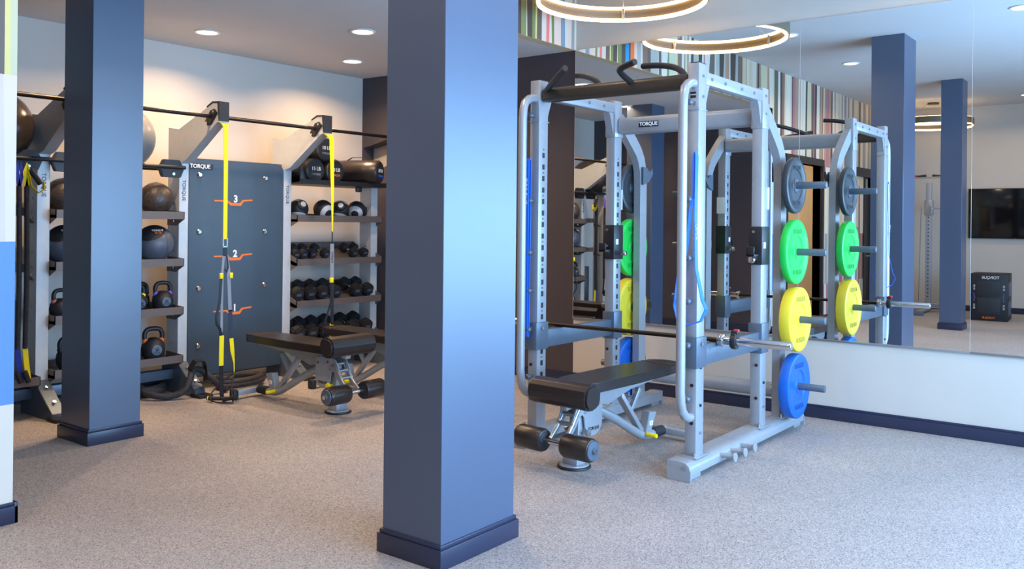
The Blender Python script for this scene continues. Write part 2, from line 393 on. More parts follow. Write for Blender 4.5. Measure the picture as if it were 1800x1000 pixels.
# columns
def column(label, x0, x1, y0, y1, h):
    t = thing('column', label, 'column', ((x0 + x1) / 2, (y0 + y1) / 2, 0))
    obj('shaft', MB().box(x0, x1, y0, y1, 0, h, .002, seg=1), NAVY, t, world=True)
    obj('base_moulding', MB().box(x0 - .018, x1 + .018, y0 - .018, y1 + .018, 0, .084, .002).box(x0 - .010, x1 + .010, y0 - .010, y1 + .010, .084, .102, .003), NAVYB, t, world=True)
    return t
c1 = column('big square navy column in the centre foreground, left of the power rack', 2.738, 3.24, 2.460, 2.803, ZH)
column('square navy column standing before the storage rack on the left', 2.822, 3.168, 5.557, 5.928, ZL)
column('navy column seen only in the mirror, near the black plyometric box', -.64, -.30, 2.55, 2.83, ZH)
def outlet(label, M_):
    o = MB().box(-.036, .036, 0, .006, -.06, .06, .003).box(-.017, .017, .006, .009, .008, .042, .002, 1).box(-.017, .017, .006, .009, -.042, -.008, .002, 1)
    bmesh.ops.transform(o.bm, matrix=M_, verts=o.bm.verts)
    return o
for lab, p in (('white power outlet plate on the mirror side of the big centre column', (3.241, 2.63, .40)), ('white power outlet plate on the navy end wall of the alcove', (XA + .001, 6.12, .42))):
    solo('power_outlet', outlet('', Matrix.Translation(p) @ Matrix.Rotation(-PI / 2, 4, 'Z')), [WHITE, mat('outlet face', (200, 200, 198), .4)], lab, 'power outlet', p)
# mirror panes: they share seams at the places the photograph shows
MZ0, MZ1 = .60, ZL - .002
seams = [(YS, 2.365, 'tall mirror pane beside the dark wall, behind the power rack', .0), (2.365, 1.172, 'tall mirror pane between the two thin seams, right of the power rack', -.0023), (1.172, -1.2, 'mirror pane at the right edge, reflecting the television', .0)]
for a, b, lab, tilt in seams:
    t = thing('wall_mirror', lab, 'mirror', (XM - .008, (a + b) / 2, MZ0), tilt, group='mirror panes along the right wall')
    L = (a - b) / 2
    obj('mirror_glass', MB().box(-.003, .003, -L + .0012, L - .0012, 0, MZ1 - MZ0), MIRROR, t)
    obj('bottom_channel', MB().box(-.009, .0035, -L, L, -.014, .002, .002), STEEL, t)
    obj('polished_edge', MB().box(-.0035, .0035, L - .0012, L, 0, MZ1 - MZ0), WHITE, t)
# ceiling lights
def downlight(x, y, z, lab, grp):
    t = thing('downlight', lab, 'ceiling light', (x, y, z), group=grp)
    obj('trim_ring', MB().lathe([(.085, 0), (.105, -.002), (.108, -.008), (.09, -.012), (.082, -.006), (.085, 0)], seg=32), WHITE, t)
    obj('diffuser', MB().lathe([(0, -.004), (.082, -.004), (.082, 0), (0, 0)], seg=32), LAMP, t)
LL = ['round recessed downlight in the low ceiling, upper left above the yellow strap', 'round recessed downlight in the low ceiling, nearest the centre column, front one', 'round recessed downlight in the low ceiling, furthest back above the sandbags']
for i, (x, y) in enumerate(LOWL): downlight(x, y, ZL, LL[i] if i < 3 else ['low ceiling downlight just behind the left column, hidden above it'][i - 3], 'downlights in the low ceiling')
HLb = ['downlight mirrored above the big column, beside the striped wall', 'downlight mirrored right beside the glowing ring lamp', 'downlight mirrored in the upper right corner', 'added unseen downlight over the camera side, middle', 'added unseen downlight by the striped wall passage', 'added unseen downlight on the camera side, left', 'added unseen downlight near the television wall', 'added unseen downlight over the floor in front of the right mirror']
for i, (x, y) in enumerate(HIGHL): downlight(x, y, ZH, HLb[i], 'downlights in the high ceiling')
def ring_lamp(x, y, z, lab, r=.665):
    t = thing('ring_lamp', lab, 'pendant lamp', (x, y, z), group='ring pendant lamps')
    obj('ring_band', MB().lathe([(r - .022, -.052), (r + .002, -.052), (r + .002, .052), (r - .022, .052), (r - .022, -.052)], seg=96), mat('lit ring bronze', (120, 104, 84), .5, .3, noise=.03), t)  # bronze lightened: glow of the strips is put into its colour
    obj('led_strip', MB().lathe([(r - .036, -.064), (r - .014, -.064), (r - .014, -.038), (r - .036, -.038), (r - .036, -.064)], seg=96), LED, t, 'lower glowing strip')
    obj('led_strip', MB().lathe([(r - .036, .038), (r - .0225, .038), (r - .0225, .060), (r - .036, .060), (r - .036, .038)], seg=96), LED, t, 'upper glowing strip')
    for k in range(4):
        a = .5 + k * PI / 2; px_, py_ = (r - .03) * math.cos(a), (r - .03) * math.sin(a)
        obj('suspension_cable', MB().cyl((px_, py_, .02), (px_ * .15, py_ * .15, ZH - z), .002, seg=6).box(px_ - .012, px_ + .012, py_ - .012, py_ + .012, -.045, .045, .003), STEEL, t)
    obj('ceiling_canopy', MB().lathe([(0, ZH - z), (.09, ZH - z), (.09, ZH - z - .03), (0, ZH - z - .03)], seg=24), BRONZE, t)
ring_lamp(5.86, 3.46, 3.215, 'glowing ring pendant hanging in front of the mirror, top centre')
ring_lamp(-2.73, 3.46, 3.215, 'second ring pendant, seen only in the mirror between two navy columns')
#PART3
# ------------------------------------------------------------------ power rack
LOGO = 'TORQUE'
def box_tube(mb, x0, x1, y0, y1, z0, z1, bev=.008): return mb.box(x0, x1, y0, y1, z0, z1, bev)
pr = thing('power_rack', 'silver power rack with coloured weight plates, standing before the mirror', 'power rack', (5.4, 2.85, 0))
NY0, NY1, FY0, FY1 = 2.243, 2.315, 3.380, 3.455
BOLT = STEEL
def bolt(mb, p, ax, r=.011, mi=1): mb.cyl(p, Vector(p) + Vector(ax) * .008, r, seg=10, mi=mi)
for side, (b0, b1, o0, o1, pl) in (('near', (2.205, 2.35, NY0, NY1, 2.196)), ('far', (3.355, 3.50, FY0, FY1, 3.355))):
    sg = -1 if side == 'near' else 1           # outward direction
    # base beam with rounded outer edge
    out, inn = (b0, b1) if sg < 0 else (b1, b0)
    def bf(u, v, w_): return V(w_, inn + (out - inn) * u, v)
    prof = [(0, .035), (0, .106), (.55, .106), (.75, .102), (.9, .09), (.98, .07), (1.0, .05), (1.0, .035)]
    mb = MB().prism(prof, (4.55, 6.39), bf)
    plate = [(0, 0), (0, .109), (.6, .109), (.8, .104), (.95, .088), (1.03, .06), (1.03, 0)]
    mb.prism(plate, (4.538, 4.552), bf, bev=.002).prism(plate, (6.388, 6.40), bf)
    mb.box(4.56, 4.72, min(inn, out) + .02, max(inn, out) - .02, .0, .036)
    mb.box(6.25, 6.38, min(inn, out) + .02, max(inn, out) - .02, .0, .036)
    bolt(mb, (4.538, inn + (out - inn) * .8, .075), (-1, 0, 0), mi=1)
    for x in (4.655, 5.62, 6.02): mb.box(x, x + .17, (b0 + b1) / 2 - .055, (b0 + b1) / 2 + .055, .104, .111, .002); mb.cyl((x + .018, (b0 + b1) / 2 + sg * .035, .108), (x + .018, (b0 + b1) / 2 + sg * .035, .135), .009, seg=10, mi=1)
    obj('base_beam', mb, [SILVER, BOLT], pr, world=True)
    # uprights: slots on the inner face
    for nm, x0, x1 in (('front_upright', 4.69, 4.792), ('rear_upright', 5.653, 5.757)):
        mb = MB().box(x0, x1, o0, o1, .108, 2.395 if nm == 'front_upright' else 2.372, .006)
        yi = o1 if sg < 0 else o0; e = -sg * .0012
        z = .36; k = 0
        while z < 1.89:
            xa = (x0 + x1) / 2
            mb.box(xa - .0125, xa + .0125, min(yi, yi + e), max(yi, yi + e), z, z + .034, mi=2)
            if k % 2 == 0: mb.box(xa - .008, xa + .008, min(yi, yi + e * .6), max(yi, yi + e * .6), z + .05, z + .062, mi=3)
            z += .0762; k += 1
        yo = o0 if sg < 0 else o1
        for z in (.24, .40, .62, 2.20, 2.32): bolt(mb, ((x0 + x1) / 2, yo, z), (0, sg, 0), .009, 2 if z > .3 and z < .7 else 1)
        for z in (.30, .52, 2.28, 2.16): bolt(mb, (x0, (o0 + o1) / 2 + sg * .01, z), (-1, 0, 0), .010, 2 if z < .6 else 1)
        if nm == 'front_upright': mb.box(x0 + .004, x1 - .004, o0 + .004, o1 - .004, 2.393, 2.399, .001, 2)
        mb.box(x0 - .006, x1 + .006, o0 - .005, o1 + .005, 2.12, 2.126, .001, 0)
        obj(nm, mb, [SILVER, BOLT, BLACKM, GUN], pr, world=True)
    # top beam, gussets
    yc = (o0 + o1) / 2
    mb = MB().box(4.79, 5.66, yc - .036, yc + .036, 2.278, 2.352, .006)
    for x in (4.86, 5.05, 5.3, 5.5): bolt(mb, (x, o0 if sg < 0 else o0, 2.315), (0, -1, 0), .010)
    obj('top_beam', mb, [SILVER, BOLT], pr, world=True)
    def gx(u, v, w_): return V(u, w_, v)
    obj('corner_gusset', MB().prism([(5.6535, 2.28), (5.6535, 2.12), (5.645, 2.12), (5.60, 2.255), (5.58, 2.28)], (yc - .028, yc + .028), gx), SILVER, pr, world=True)
    obj('corner_gusset', MB().prism([(4.7915, 2.28), (4.7915, 2.16), (4.80, 2.16), (4.835, 2.255), (4.85, 2.28)], (yc - .028, yc + .028), gx), SILVER, pr, world=True)
    # bent storage post at the back
    mb = MB().tube([(5.75, yc, 2.215), (5.80, yc, 2.19), (5.99, yc, 2.035), (6.085, yc, 1.93), (6.105, yc, 1.84), (6.105, yc, 1.6), (6.105, yc, .108)], .042, seg=4, smooth=0, ry=.052)
    sp_ = MB()
    pts = [(5.74, 2.24), (5.80, 2.20), (5.86, 2.152), (5.95, 2.078), (6.02, 2.015), (6.066, 1.95), (6.09, 1.87), (6.098, 1.78), (6.10, .108)]
    # sweep a rectangle along the bend
    rings = []
    for i, (x, z) in enumerate(pts):
        a = Vector((pts[min(i + 1, len(pts) - 1)][0] - pts[max(i - 1, 0)][0], 0, pts[min(i + 1, len(pts) - 1)][1] - pts[max(i - 1, 0)][1])).normalized(); n_ = V(-a.z, 0, a.x)
        c_ = V(x, yc - sg * .008, z); rings.append([sp_.bm.verts.new(c_ + n_ * s1 * .051 + V(0, s2 * .028, 0)) for s1, s2 in ((-1, -1), (1, -1), (1, 1), (-1, 1))])
    for i in range(len(rings) - 1):
        for k in range(4): sp_.bm.faces.new((rings[i][k], rings[i][(k + 1) % 4], rings[i + 1][(k + 1) % 4], rings[i + 1][k]))
    sp_.bm.faces.new(rings[0][::-1]); sp_.bm.faces.new(rings[-1]); mb.bm.free()
    obj('storage_post', sp_, SILVER, pr, world=True)
    for z in (1.735, 1.27, .80, .335):
        ys, ye = (o0, 1.955) if sg < 0 else (o1, 3.74)
        obj('weight_peg', MB().cyl((6.09, ys, z), (6.09, ye, z), .0245, bev=.003).cyl((6.09, ys, z), (6.09, ys + sg * .02, z), .036), GUN, pr, world=True)
    # small bar hook on the inner side of the storage post
    yk = o0 if sg > 0 else o1
    mb = MB().prism([(6.06, 1.90), (6.12, 1.895), (6.155, 1.865), (6.19, 1.872), (6.208, 1.895), (6.215, 1.845), (6.15, 1.785), (6.06, 1.76)], (yk - sg * .012 + .006, yk - sg * .012 - .006), gx, bev=.001)
    obj('bar_hook', mb, BLACKM if sg < 0 else GUN, pr, world=True)
    # grab handle tube in front of the front post
    yh = yc
    obj('grab_handle', MB().tube([(4.70, yh, 2.275), (4.66, yh, 2.275), (4.62, yh, 2.262), (4.582, yh, 2.235), (4.566, yh, 2.19), (4.560, yh, 2.12), (4.560, yh, 1.4), (4.560, yh, .50), (4.566, yh, .44), (4.582, yh, .39), (4.62, yh, .352), (4.66, yh, .335), (4.70, yh, .335)], .027, seg=20), SILVER, pr, world=True)
    for z in (2.16, 1.60, 1.26, 1.01, .755, .445):
        obj('band_peg', MB().cyl((4.69, yc, z), (4.62, yc, z), .009, seg=10).lathe([(0, 0), (.012, .002), (.019, .010), (.019, .02), (.012, .028), (0, .03)], (4.655, yc - .002, z), (-1, 0, 0), 14), GUN, pr, world=True)
    # safety arm
    yi0, yi1 = (yc - .03, yc + .03)
    mb = MB().box(4.665, 4.80, o0 - .012, o1 + .012, .62, .80, .003)
    mb.box(4.79, 5.655, yi0, yi1, .625, .742, .004).box(5.645, 5.765, o0 - .012, o1 + .012, .60, .80, .003)
    bolt(mb, (4.665, yc, .76), (-1, 0, 0), .012); bolt(mb, (4.73, o0 - .012, .76), (0, -1, 0), .012)
    obj('safety_arm', mb, [GUN, BOLT], pr, world=True)
    # j hook on the rear upright
    mb = MB().box(5.637, 5.772, o0 - .010, o1 + .010, 1.19, 1.445, .003)
    mb.box(5.545, 5.637, yc - .028, yc + .028, 1.245, 1.262, .003).box(5.545, 5.556, yc - .028, yc + .028, 1.25, 1.312, .003)
    mb.prism([(5.637, 1.25), (5.60, 1.25), (5.637, 1.205)], (yc - .02, yc + .02), gx)
    bolt(mb, (5.637, yc + .012, 1.41), (-1, 0, 0), .009); bolt(mb, (5.637, yc + .012, 1.29), (-1, 0, 0), .009)
    mb.box(5.665, 5.70, o0 - .0115, o0 - .009, 1.30, 1.34, mi=2)
    J = obj('bar_catch', mb, [BLACKM, BOLT, WHITE], pr, world=True)
    if sg < 0: kn = MB().cyl((5.637, yc, 1.225), (5.58, yc, 1.225), .014, mi=0).lathe([(0, 0), (.017, 0), (.024, .012), (.02, .03), (0, .032)], (5.59, yc, 1.225), (-1, 0, 0), 16)
    else: kn = MB().cyl((5.71, o0 - .01, 1.235), (5.71, o0 - .05, 1.235), .012).lathe([(0, 0), (.015, 0), (.021, .01), (.017, .028), (0, .03)], (5.71, o0 - .045, 1.235), (0, -1, 0), 16)
    obj('pull_pin_knob', kn, CHROME, J, world=True)
    obj('notice_card', MB().box(5.757, 5.762, yc - .045, yc + .045, 1.56, 1.71, .001), WHITE, pr, 'white notice card on the mirror side of the rear upright', world=True)
# floor-level band pegs on the near base beam
for x in (4.97, 5.12, 5.27):
    obj('floor_band_peg', MB().cyl((x, 2.215, .07), (x, 2.12, .07), .014, seg=14).lathe([(0, 0), (.027, 0), (.029, .004), (.027, .009), (0, .011)], (x, 2.125, .07), (0, -1, 0), 20), SILVER, pr, world=True)
# cross members
cm = obj('rear_crossmember', MB().box(5.675, 5.80, NY1 - .002, FY0 + .002, 2.125, 2.245, .03, seg=4).box(5.646, 5.764, NY0 - .004, NY1 + .006, 2.10, 2.27, .003).box(5.646, 5.764, FY0 - .006, FY1 + .004, 2.10, 2.27, .003), SILVER, pr, world=True)
obj('logo_plate', MB().box(5.672, 5.6755, 3.03, 3.19, 2.163, 2.205, .001), BLACKM, cm, world=True)
# text positions are in the parent's frame
def wtext(s_, size, pos, right, up, m_, parent, **k):
    off = Vector((0, 0, 0)); r = parent
    while r: off += Vector(r.location); r = r.parent
    return text(s_, size, Vector(pos) - off, right, up, m_, parent, **k)
wtext(LOGO, .036, (5.671, 3.11, 2.184), (0, -1, 0), (0, 0, 1), WHITE, cm, bold=.001)
obj('lower_crossmember', MB().cyl((6.10, NY1 + .002, .285), (6.10, FY0 - .002, .285), .052, seg=28), SILVER, pr, world=True)
for dz in (0, .03): pass
pb = obj('pull_up_bar', MB().box(4.70, 4.785, NY1 - .002, FY0 + .002, 2.25, 2.34, .026, seg=3), BRONZE, pr, world=True)
def grip(pts): obj('pull_up_grip', MB().tube(pts, .019, seg=14, smooth=2), BLACKM, pb, world=True)
grip([(4.73, 3.36, 2.32), (4.60, 3.20, 2.365), (4.47, 3.03, 2.405)])
grip([(4.74, 2.93, 2.31), (4.80, 3.02, 2.38), (4.93, 3.20, 2.44), (4.96, 3.27, 2.45)])
grip([(4.73, 2.70, 2.31), (4.62, 2.72, 2.36), (4.55, 2.70, 2.38), (4.50, 2.56, 2.40)])
grip([(4.74, 2.34, 2.31), (4.83, 2.44, 2.40), (4.92, 2.62, 2.45), (4.95, 2.76, 2.46)])
lab_ = obj('rating_label', MB().box(4.6885, 4.6905, 2.262, 2.298, 2.19, 2.225), BLACKM, pr, world=True)
wtext(LOGO, .009, (4.6880, 2.28, 2.208), (0, -1, 0), (0, 0, 1), WHITE, lab_)
# weight plates
def plate(name_col, m_, r, x, y, z, lab, t_=.065, tx=LOGO, face=-1):
    p = thing('weight_plate', lab, 'weight plate', (x, y, z), group='bumper plates stored on the power rack')
    h = t_ / 2
    prof = [(.026, -h + .006), (.05, -h + .006), (.055, -h + .010), (.105, -h + .010), (.112, -h + .003), (r * .80, -h + .003), (r * .84, -h), (r - .012, -h), (r - .003, -h + .004), (r, -h + .012), (r, h - .012), (r - .003, h - .004), (r - .012, h), (r * .84, h), (r * .80, h - .003), (.112, h - .003), (.105, h - .010), (.055, h - .010), (.05, h - .006), (.026, h - .006), (.026, -h + .006)]
    q = MB().lathe(prof, (0, 0, 0), (0, -1, 0), 64)
    obj('rubber_disc', q, m_, p, sharp=25)
    obj('hub_ring', MB().lathe([(.0252, -h + .004), (.046, -h + .004), (.046, -h + .008), (.0252, -h + .008), (.0252, h - .008), (.046, h - .008), (.046, h - .004), (.0252, h - .004), (.0252, -h + .004)], (0, 0, 0), (0, -1, 0), 40), GUN if m_ is BLKP else m_, p)
    dm = mat(m_.name + ' lettering', tuple(int(255 * max(0, c) ** (1 / 2.2) * .80) for c in m_.node_tree.nodes['Principled BSDF'].inputs['Base Color'].default_value[:3]), .5)
    text(tx, r * .19, (0, -h + .0015, r * .63), (1, 0, 0), (0, 0, 1), dm, p, bold=.0015)
    text(tx, r * .19, (0, -h + .0015, -r * .63), (1, 0, 0), (0, 0, 1), dm, p, bold=.0015)
    return p
PX = 6.09
for nm, m_, r, z in (('grey', BLKP, .196, 1.735), ('green', GRNP, .225, 1.27), ('yellow', YELP, .225, .80), ('blue', BLUP, .225, .335)):
    tk = {'grey': .045, 'green': .055, 'yellow': .08, 'blue': .075}[nm]
    plate(nm, m_, r, PX, 2.205 - tk / 2, z, '%s weight plate on the rack side closest to the camera' % nm, tk)
    plate(nm, m_, r, PX, 3.458 + tk / 2, z, '%s weight plate half hidden behind the far rear post of the rack' % nm, tk)
# barbell
bb = thing('barbell', 'long steel barbell lying across the safety arms of the power rack', 'barbell', (4.99, 2.894, .757))
obj('shaft', MB().cyl((0, -.66, 0), (0, .66, 0), .014, seg=16), BARM, bb)
for sg in (-1, 1):
    s_ = obj('sleeve', MB().lathe([(0, 0), (.036, 0), (.038, .004), (.038, .028), (.036, .032), (.0255, .034), (.025, .05), (.025, .438), (.022, .444), (0, .444)], (0, sg * .655, 0), (0, sg, 0), 32), CHROME, bb)
    obj('end_cap', MB().lathe([(0, 0), (.019, 0), (.016, .003), (0, .003)], (0, sg * 1.098, 0), (0, sg, 0), 24), STEEL, s_)
def clamp(y, lab):
    t = thing('bar_collar', lab, 'bar clamp', (4.99, y, .757), group='bar clamps')
    obj('clamp_ring', MB().lathe([(.0255, -.016), (.045, -.016), (.047, -.01), (.047, .01), (.045, .016), (.0255, .016), (.0255, -.016)], (0, 0, 0), (0, 1, 0), 28), BLACKM, t)
    obj('lever', MB().box(-.012, .012, -.02, .02, .04, .062, .004).box(-.03, -.018, -.014, .014, .02, .05, .003), BLACKM, t)
    obj('release_tab', MB().box(-.009, .015, -.026, .006, .058, .072, .003), RED, t, 'red release tab')
clamp(2.14, 'black bar clamp with red tab on the near barbell sleeve'); clamp(3.68, 'black bar clamp on the far barbell sleeve, seen in the mirror')
# resistance bands on the rack
bd = thing('resistance_band', 'blue loop band hanging from the near front post of the rack', 'resistance band', (4.62, 2.28, 1.87), group='blue loop bands')
yb = 2.255
for dy, off in ((-.012, 1), (.022, -1)):
    pass
pts = [(4.655, yb - .005, 1.60), (4.65, yb - .005, 1.85), (4.65, yb - .012, 1.875), (4.652, yb - .02, 1.85), (4.655, yb - .015, 1.5), (4.66, yb - .02, 1.2), (4.66, yb - .06, 1.02), (4.66, yb - .085, .97), (4.66, yb - .05, .90), (4.66, yb + .02, .87), (4.65, yb + .09, .90), (4.65, yb + .11, .98), (4.65, yb + .09, 1.15), (4.65, yb + .04, 1.3), (4.652, yb + .01, 1.60)]
obj('band_loop', MB().ribbon(pts, .026, .004, (1, -.3, 0)), BLUEB, bd, world=True)
wtext(LOGO, .026, (4.650, yb - .02, 1.42), (0, .1, -1), (0, -1, 0), WHITE, bd)
b2 = thing('resistance_band', 'wide blue band hanging flat at the far front post of the rack', 'resistance band', (4.62, 3.43, 1.87), group='blue loop bands')
obj('band_loop', MB().ribbon([(4.625, 3.438, .72), (4.62, 3.438, 1.3), (4.62, 3.436, 1.86), (4.632, 3.436, 1.875), (4.644, 3.436, 1.86), (4.644, 3.438, 1.3), (4.64, 3.438, .72), (4.632, 3.438, .708), (4.625, 3.438, .72)], .056, .005, (0, 1, 0)), BLUEB, b2, world=True)
wtext(LOGO, .042, (4.6165, 3.437, 1.66), (0, 0, -1), (0, -1, 0), WHITE, b2)

# ------------------------------------------------------------------ benches
def make_bench(lab, loc, rz, seat_z=0.0):
    """local frame: +X runs from the foot disc to the tail"""
    t = thing('exercise_bench', lab, 'exercise bench', loc, rz, 'adjustable benches with padded rollers')
    G = lambda u, v, w_: V(u, w_, v)
    # seat roll: rounded bolster across the front
    mb = MB().prism([(-.155, .385), (-.178, .405), (-.188, .44), (-.184, .48), (-.168, .512), (-.135, .53), (-.09, .534), (-.055, .522), (-.035, .49), (-.035, .44), (-.05, .40), (-.085, .382), (-.12, .378)], (-.222, .222), lambda u, v, w_: V(u, w_, v + seat_z), bev=.014)
    obj('seat_pad', mb, VINYL, t, sharp=60)
    obj('seat_frame', MB().bar((-.11, 0, .365 + seat_z), (.1, 0, .40 + seat_z), .05, .03, bev=.004), SILVER, t)
    # back pad with rounded tip
    n = 10; outl = [(-.02, -.125), (.05, -.15), (.45, -.15), (.80, -.135), (.96, -.125)] + [(.97 + .085 * math.sin(PI * k / n), -.12 * math.cos(PI * k / n)) for k in range(n + 1)] + [(.96, .125), (.80, .135), (.45, .15), (.05, .15), (-.02, .125)]
    tl = Matrix.Rotation(.0, 4, 'Y')
    mb = MB().prism(outl, (.455, .515), lambda u, v, w_: V(u, v, w_ + .008 * u), bev=.016)
    bp = obj('back_pad', mb, VINYL, t, sharp=60)
    obj('seam', MB().bar((.90, -.128, .524), (.90, .128, .524), .005, .003, bev=.001), mat('seam thread', (92, 74, 62), .6), bp)
    obj('back_frame', MB().prism([(.17, .36), (.17, .455), (.42, .455), (1.0, .456), (1.0, .436), (.55, .40), (.3, .33)], (-.028, .028), G, bev=.004).cyl((.22, -.031, .40), (.22, .031, .40), .018, seg=14).box(.55, .95, -.07, .07, .448, .457, .002), SILVER, t)
    # selector plate with the swooping outline
    o = [(-.03, .40), (.0, .415), (.19, .415), (.20, .36)] + [(.115 + .088 * math.cos(a), .265 + .088 * math.sin(a)) for a in [math.radians(q) for q in range(20, -181, -20)]] + [(.022, .30), (.005, .318), (-.02, .31), (-.045, .27), (-.10, .205), (-.125, .215), (-.09, .29), (-.05, .37)]
    for s1 in (-1, 1):
        f = MB().prism(o, (s1 * .052 - .004, s1 * .052 + .004), G, bev=.001)
        pl = obj('selector_plate', f, SILVER, t)
        for u_, v_ in ((.0, .36), (.03, .33), (.05, .385), (.165, .37)): obj('plate_bolt', MB().cyl((u_, s1 * .055, v_), (u_, s1 * .063, v_), .010, seg=10), CHROME, pl)
        text(LOGO, .027, (.115, s1 * .0575, .222), (-s1, 0, 0), (0, 0, 1), BLACKM, pl, depth=.001)
    # main spine: down from the selector to the tail, front stem to the foot disc
    obj('spine_tube', MB().tube([(.12, 0, .33), (.30, 0, .285), (.68, 0, .08), (.76, 0, .055), (.84, 0, .055), (1.0, 0, .055)], .029, seg=14, smooth=1), SILVER, t)
    obj('front_stem', MB().bar((.03, 0, .36), (.0, 0, .03), .07, .055, up=V(1, 0, 0)).bar((.055, .0, .33), (.055, 0, .08), .025, .02, up=V(1, 0, 0)), SILVER, t)
    fd = obj('front_foot', MB().lathe([(0, .012), (.085, .012), (.09, .016), (.085, .022), (0, .024)], (0, 0, 0), (0, 0, 1), 32).box(-.045, .045, -.055, .055, .022, .075, .006), SILVER, t)
    obj('rubber_pad', MB().lathe([(0, 0), (.098, 0), (.102, .004), (.1, .013), (0, .013)], (0, 0, 0), (0, 0, 1), 36), RUBBER, fd)
    # leg hold: arm, cross tubes, rollers
    arm = MB()
    for s1 in (-1, 1): arm.tube([(-.01, s1 * .05, .375), (-.06, s1 * .05, .31), (-.10, s1 * .05, .25), (-.17, s1 * .05, .19)], .014, seg=10, smooth=1)
    for u, v in ((-.01, .37), (-.05, .322), (-.085, .272)): arm.cyl((u, -.06, v), (u, .06, v), .014, seg=12)
    obj('leg_hold_arm', arm, STEEL, t)
    obj('roller_axle', MB().cyl((-.185, -.30, .178), (-.185, .30, .178), .016, seg=14), CHROME, t)
    for s1 in (-1, 1):
        r = obj('foam_roller', MB().lathe([(0, 0), (.048, 0), (.062, .005), (.069, .018), (.069, .187), (.062, .200), (.048, .205), (0, .205)], (-.185, s1 * .072, .178), (0, s1, 0), 32), VINYL, t)
        obj('roller_cap', MB().lathe([(0, 0), (.056, 0), (.054, .004), (.02, .006), (.018, .014), (0, .016)], (-.185, s1 * .277, .178), (0, s1, 0), 28), GUN, r)
        obj('roller_cap', MB().lathe([(0, 0), (.046, 0), (.04, .004), (0, .004)], (-.185, s1 * .073, .178), (0, -s1, 0), 28), RUBBER, r)
    # rear support ladder and tail
    obj('rear_strut', MB().bar((.46, 0, .37), (.70, 0, .10), .05, .03, up=V(1, 0, 0)).bar((.68, 0, .38), (.57, 0, .23), .03, .03, up=V(1, 0, 0)), SILVER, t)
    ad = obj('angle_selector', MB().prism([(.72, .07), (.78, .07), (.85, .205), (.765, .215)], (-.03, .03), G, bev=.003), SILVER, t)
    obj('position_label', MB().box(.765, .805, -.0325, -.030, .125, .155, .001), WHITE, ad); text('15', .022, (.785, -.0335, .14), (1, 0, 0), (0, 0, 1), RED, ad, depth=.0006)
    obj('position_label', MB().box(.765, .805, .030, .0325, .125, .155, .001), WHITE, ad); text('15', .022, (.785, .0335, .14), (-1, 0, 0), (0, 0, 1), RED, ad, depth=.0006)
    for s1 in (-1, 1):
        ph = MB().cyl((.73, s1 * .03, .075), (.73, s1 * .11, .075), .014, seg=14, bev=.003)
        obj('pull_pin_knob', ph, YEL, t, 'yellow pull pin')
    obj('pull_pin_knob', MB().lathe([(0, 0), (.02, 0), (.022, .006), (.018, .018), (0, .02)], (.03, -.07, .21), (0, -1, 0), 14).lathe([(0, 0), (.02, 0), (.022, .006), (.018, .018), (0, .02)], (.03, .07, .21), (0, 1, 0), 14).cyl((.03, -.075, .21), (.03, .075, .21), .007, seg=8), YEL if seat_z else STEEL, t)
    obj('tail_crossbar', MB().box(.975, 1.025, -.215, .215, .03, .075, .006), SILVER, t)
    for s1 in (-1, 1): obj('tail_foot', MB().box(.965, 1.035, s1 * .222 - .025, s1 * .222 + .025, 0, .08, .014), RUBBER, t)
    obj('carry_handle', MB().tube([(.85, 0, .058), (.965, 0, .058)], .034, seg=16), RUBBER, t)
    return t
bench_a = make_bench('adjustable black padded bench standing inside the power rack', (4.40, 2.89, 0), math.radians(-4.5))
bench_b = make_bench('adjustable black padded bench in front of the board with the yellow strap', (4.51, 5.11, 0), math.radians(90), .065)
bench_c = copy_tree(bench_b, label='adjustable bench half hidden behind the big centre column, before the dumbbell shelves')
bench_c.location = (5.22, 5.0, 0)
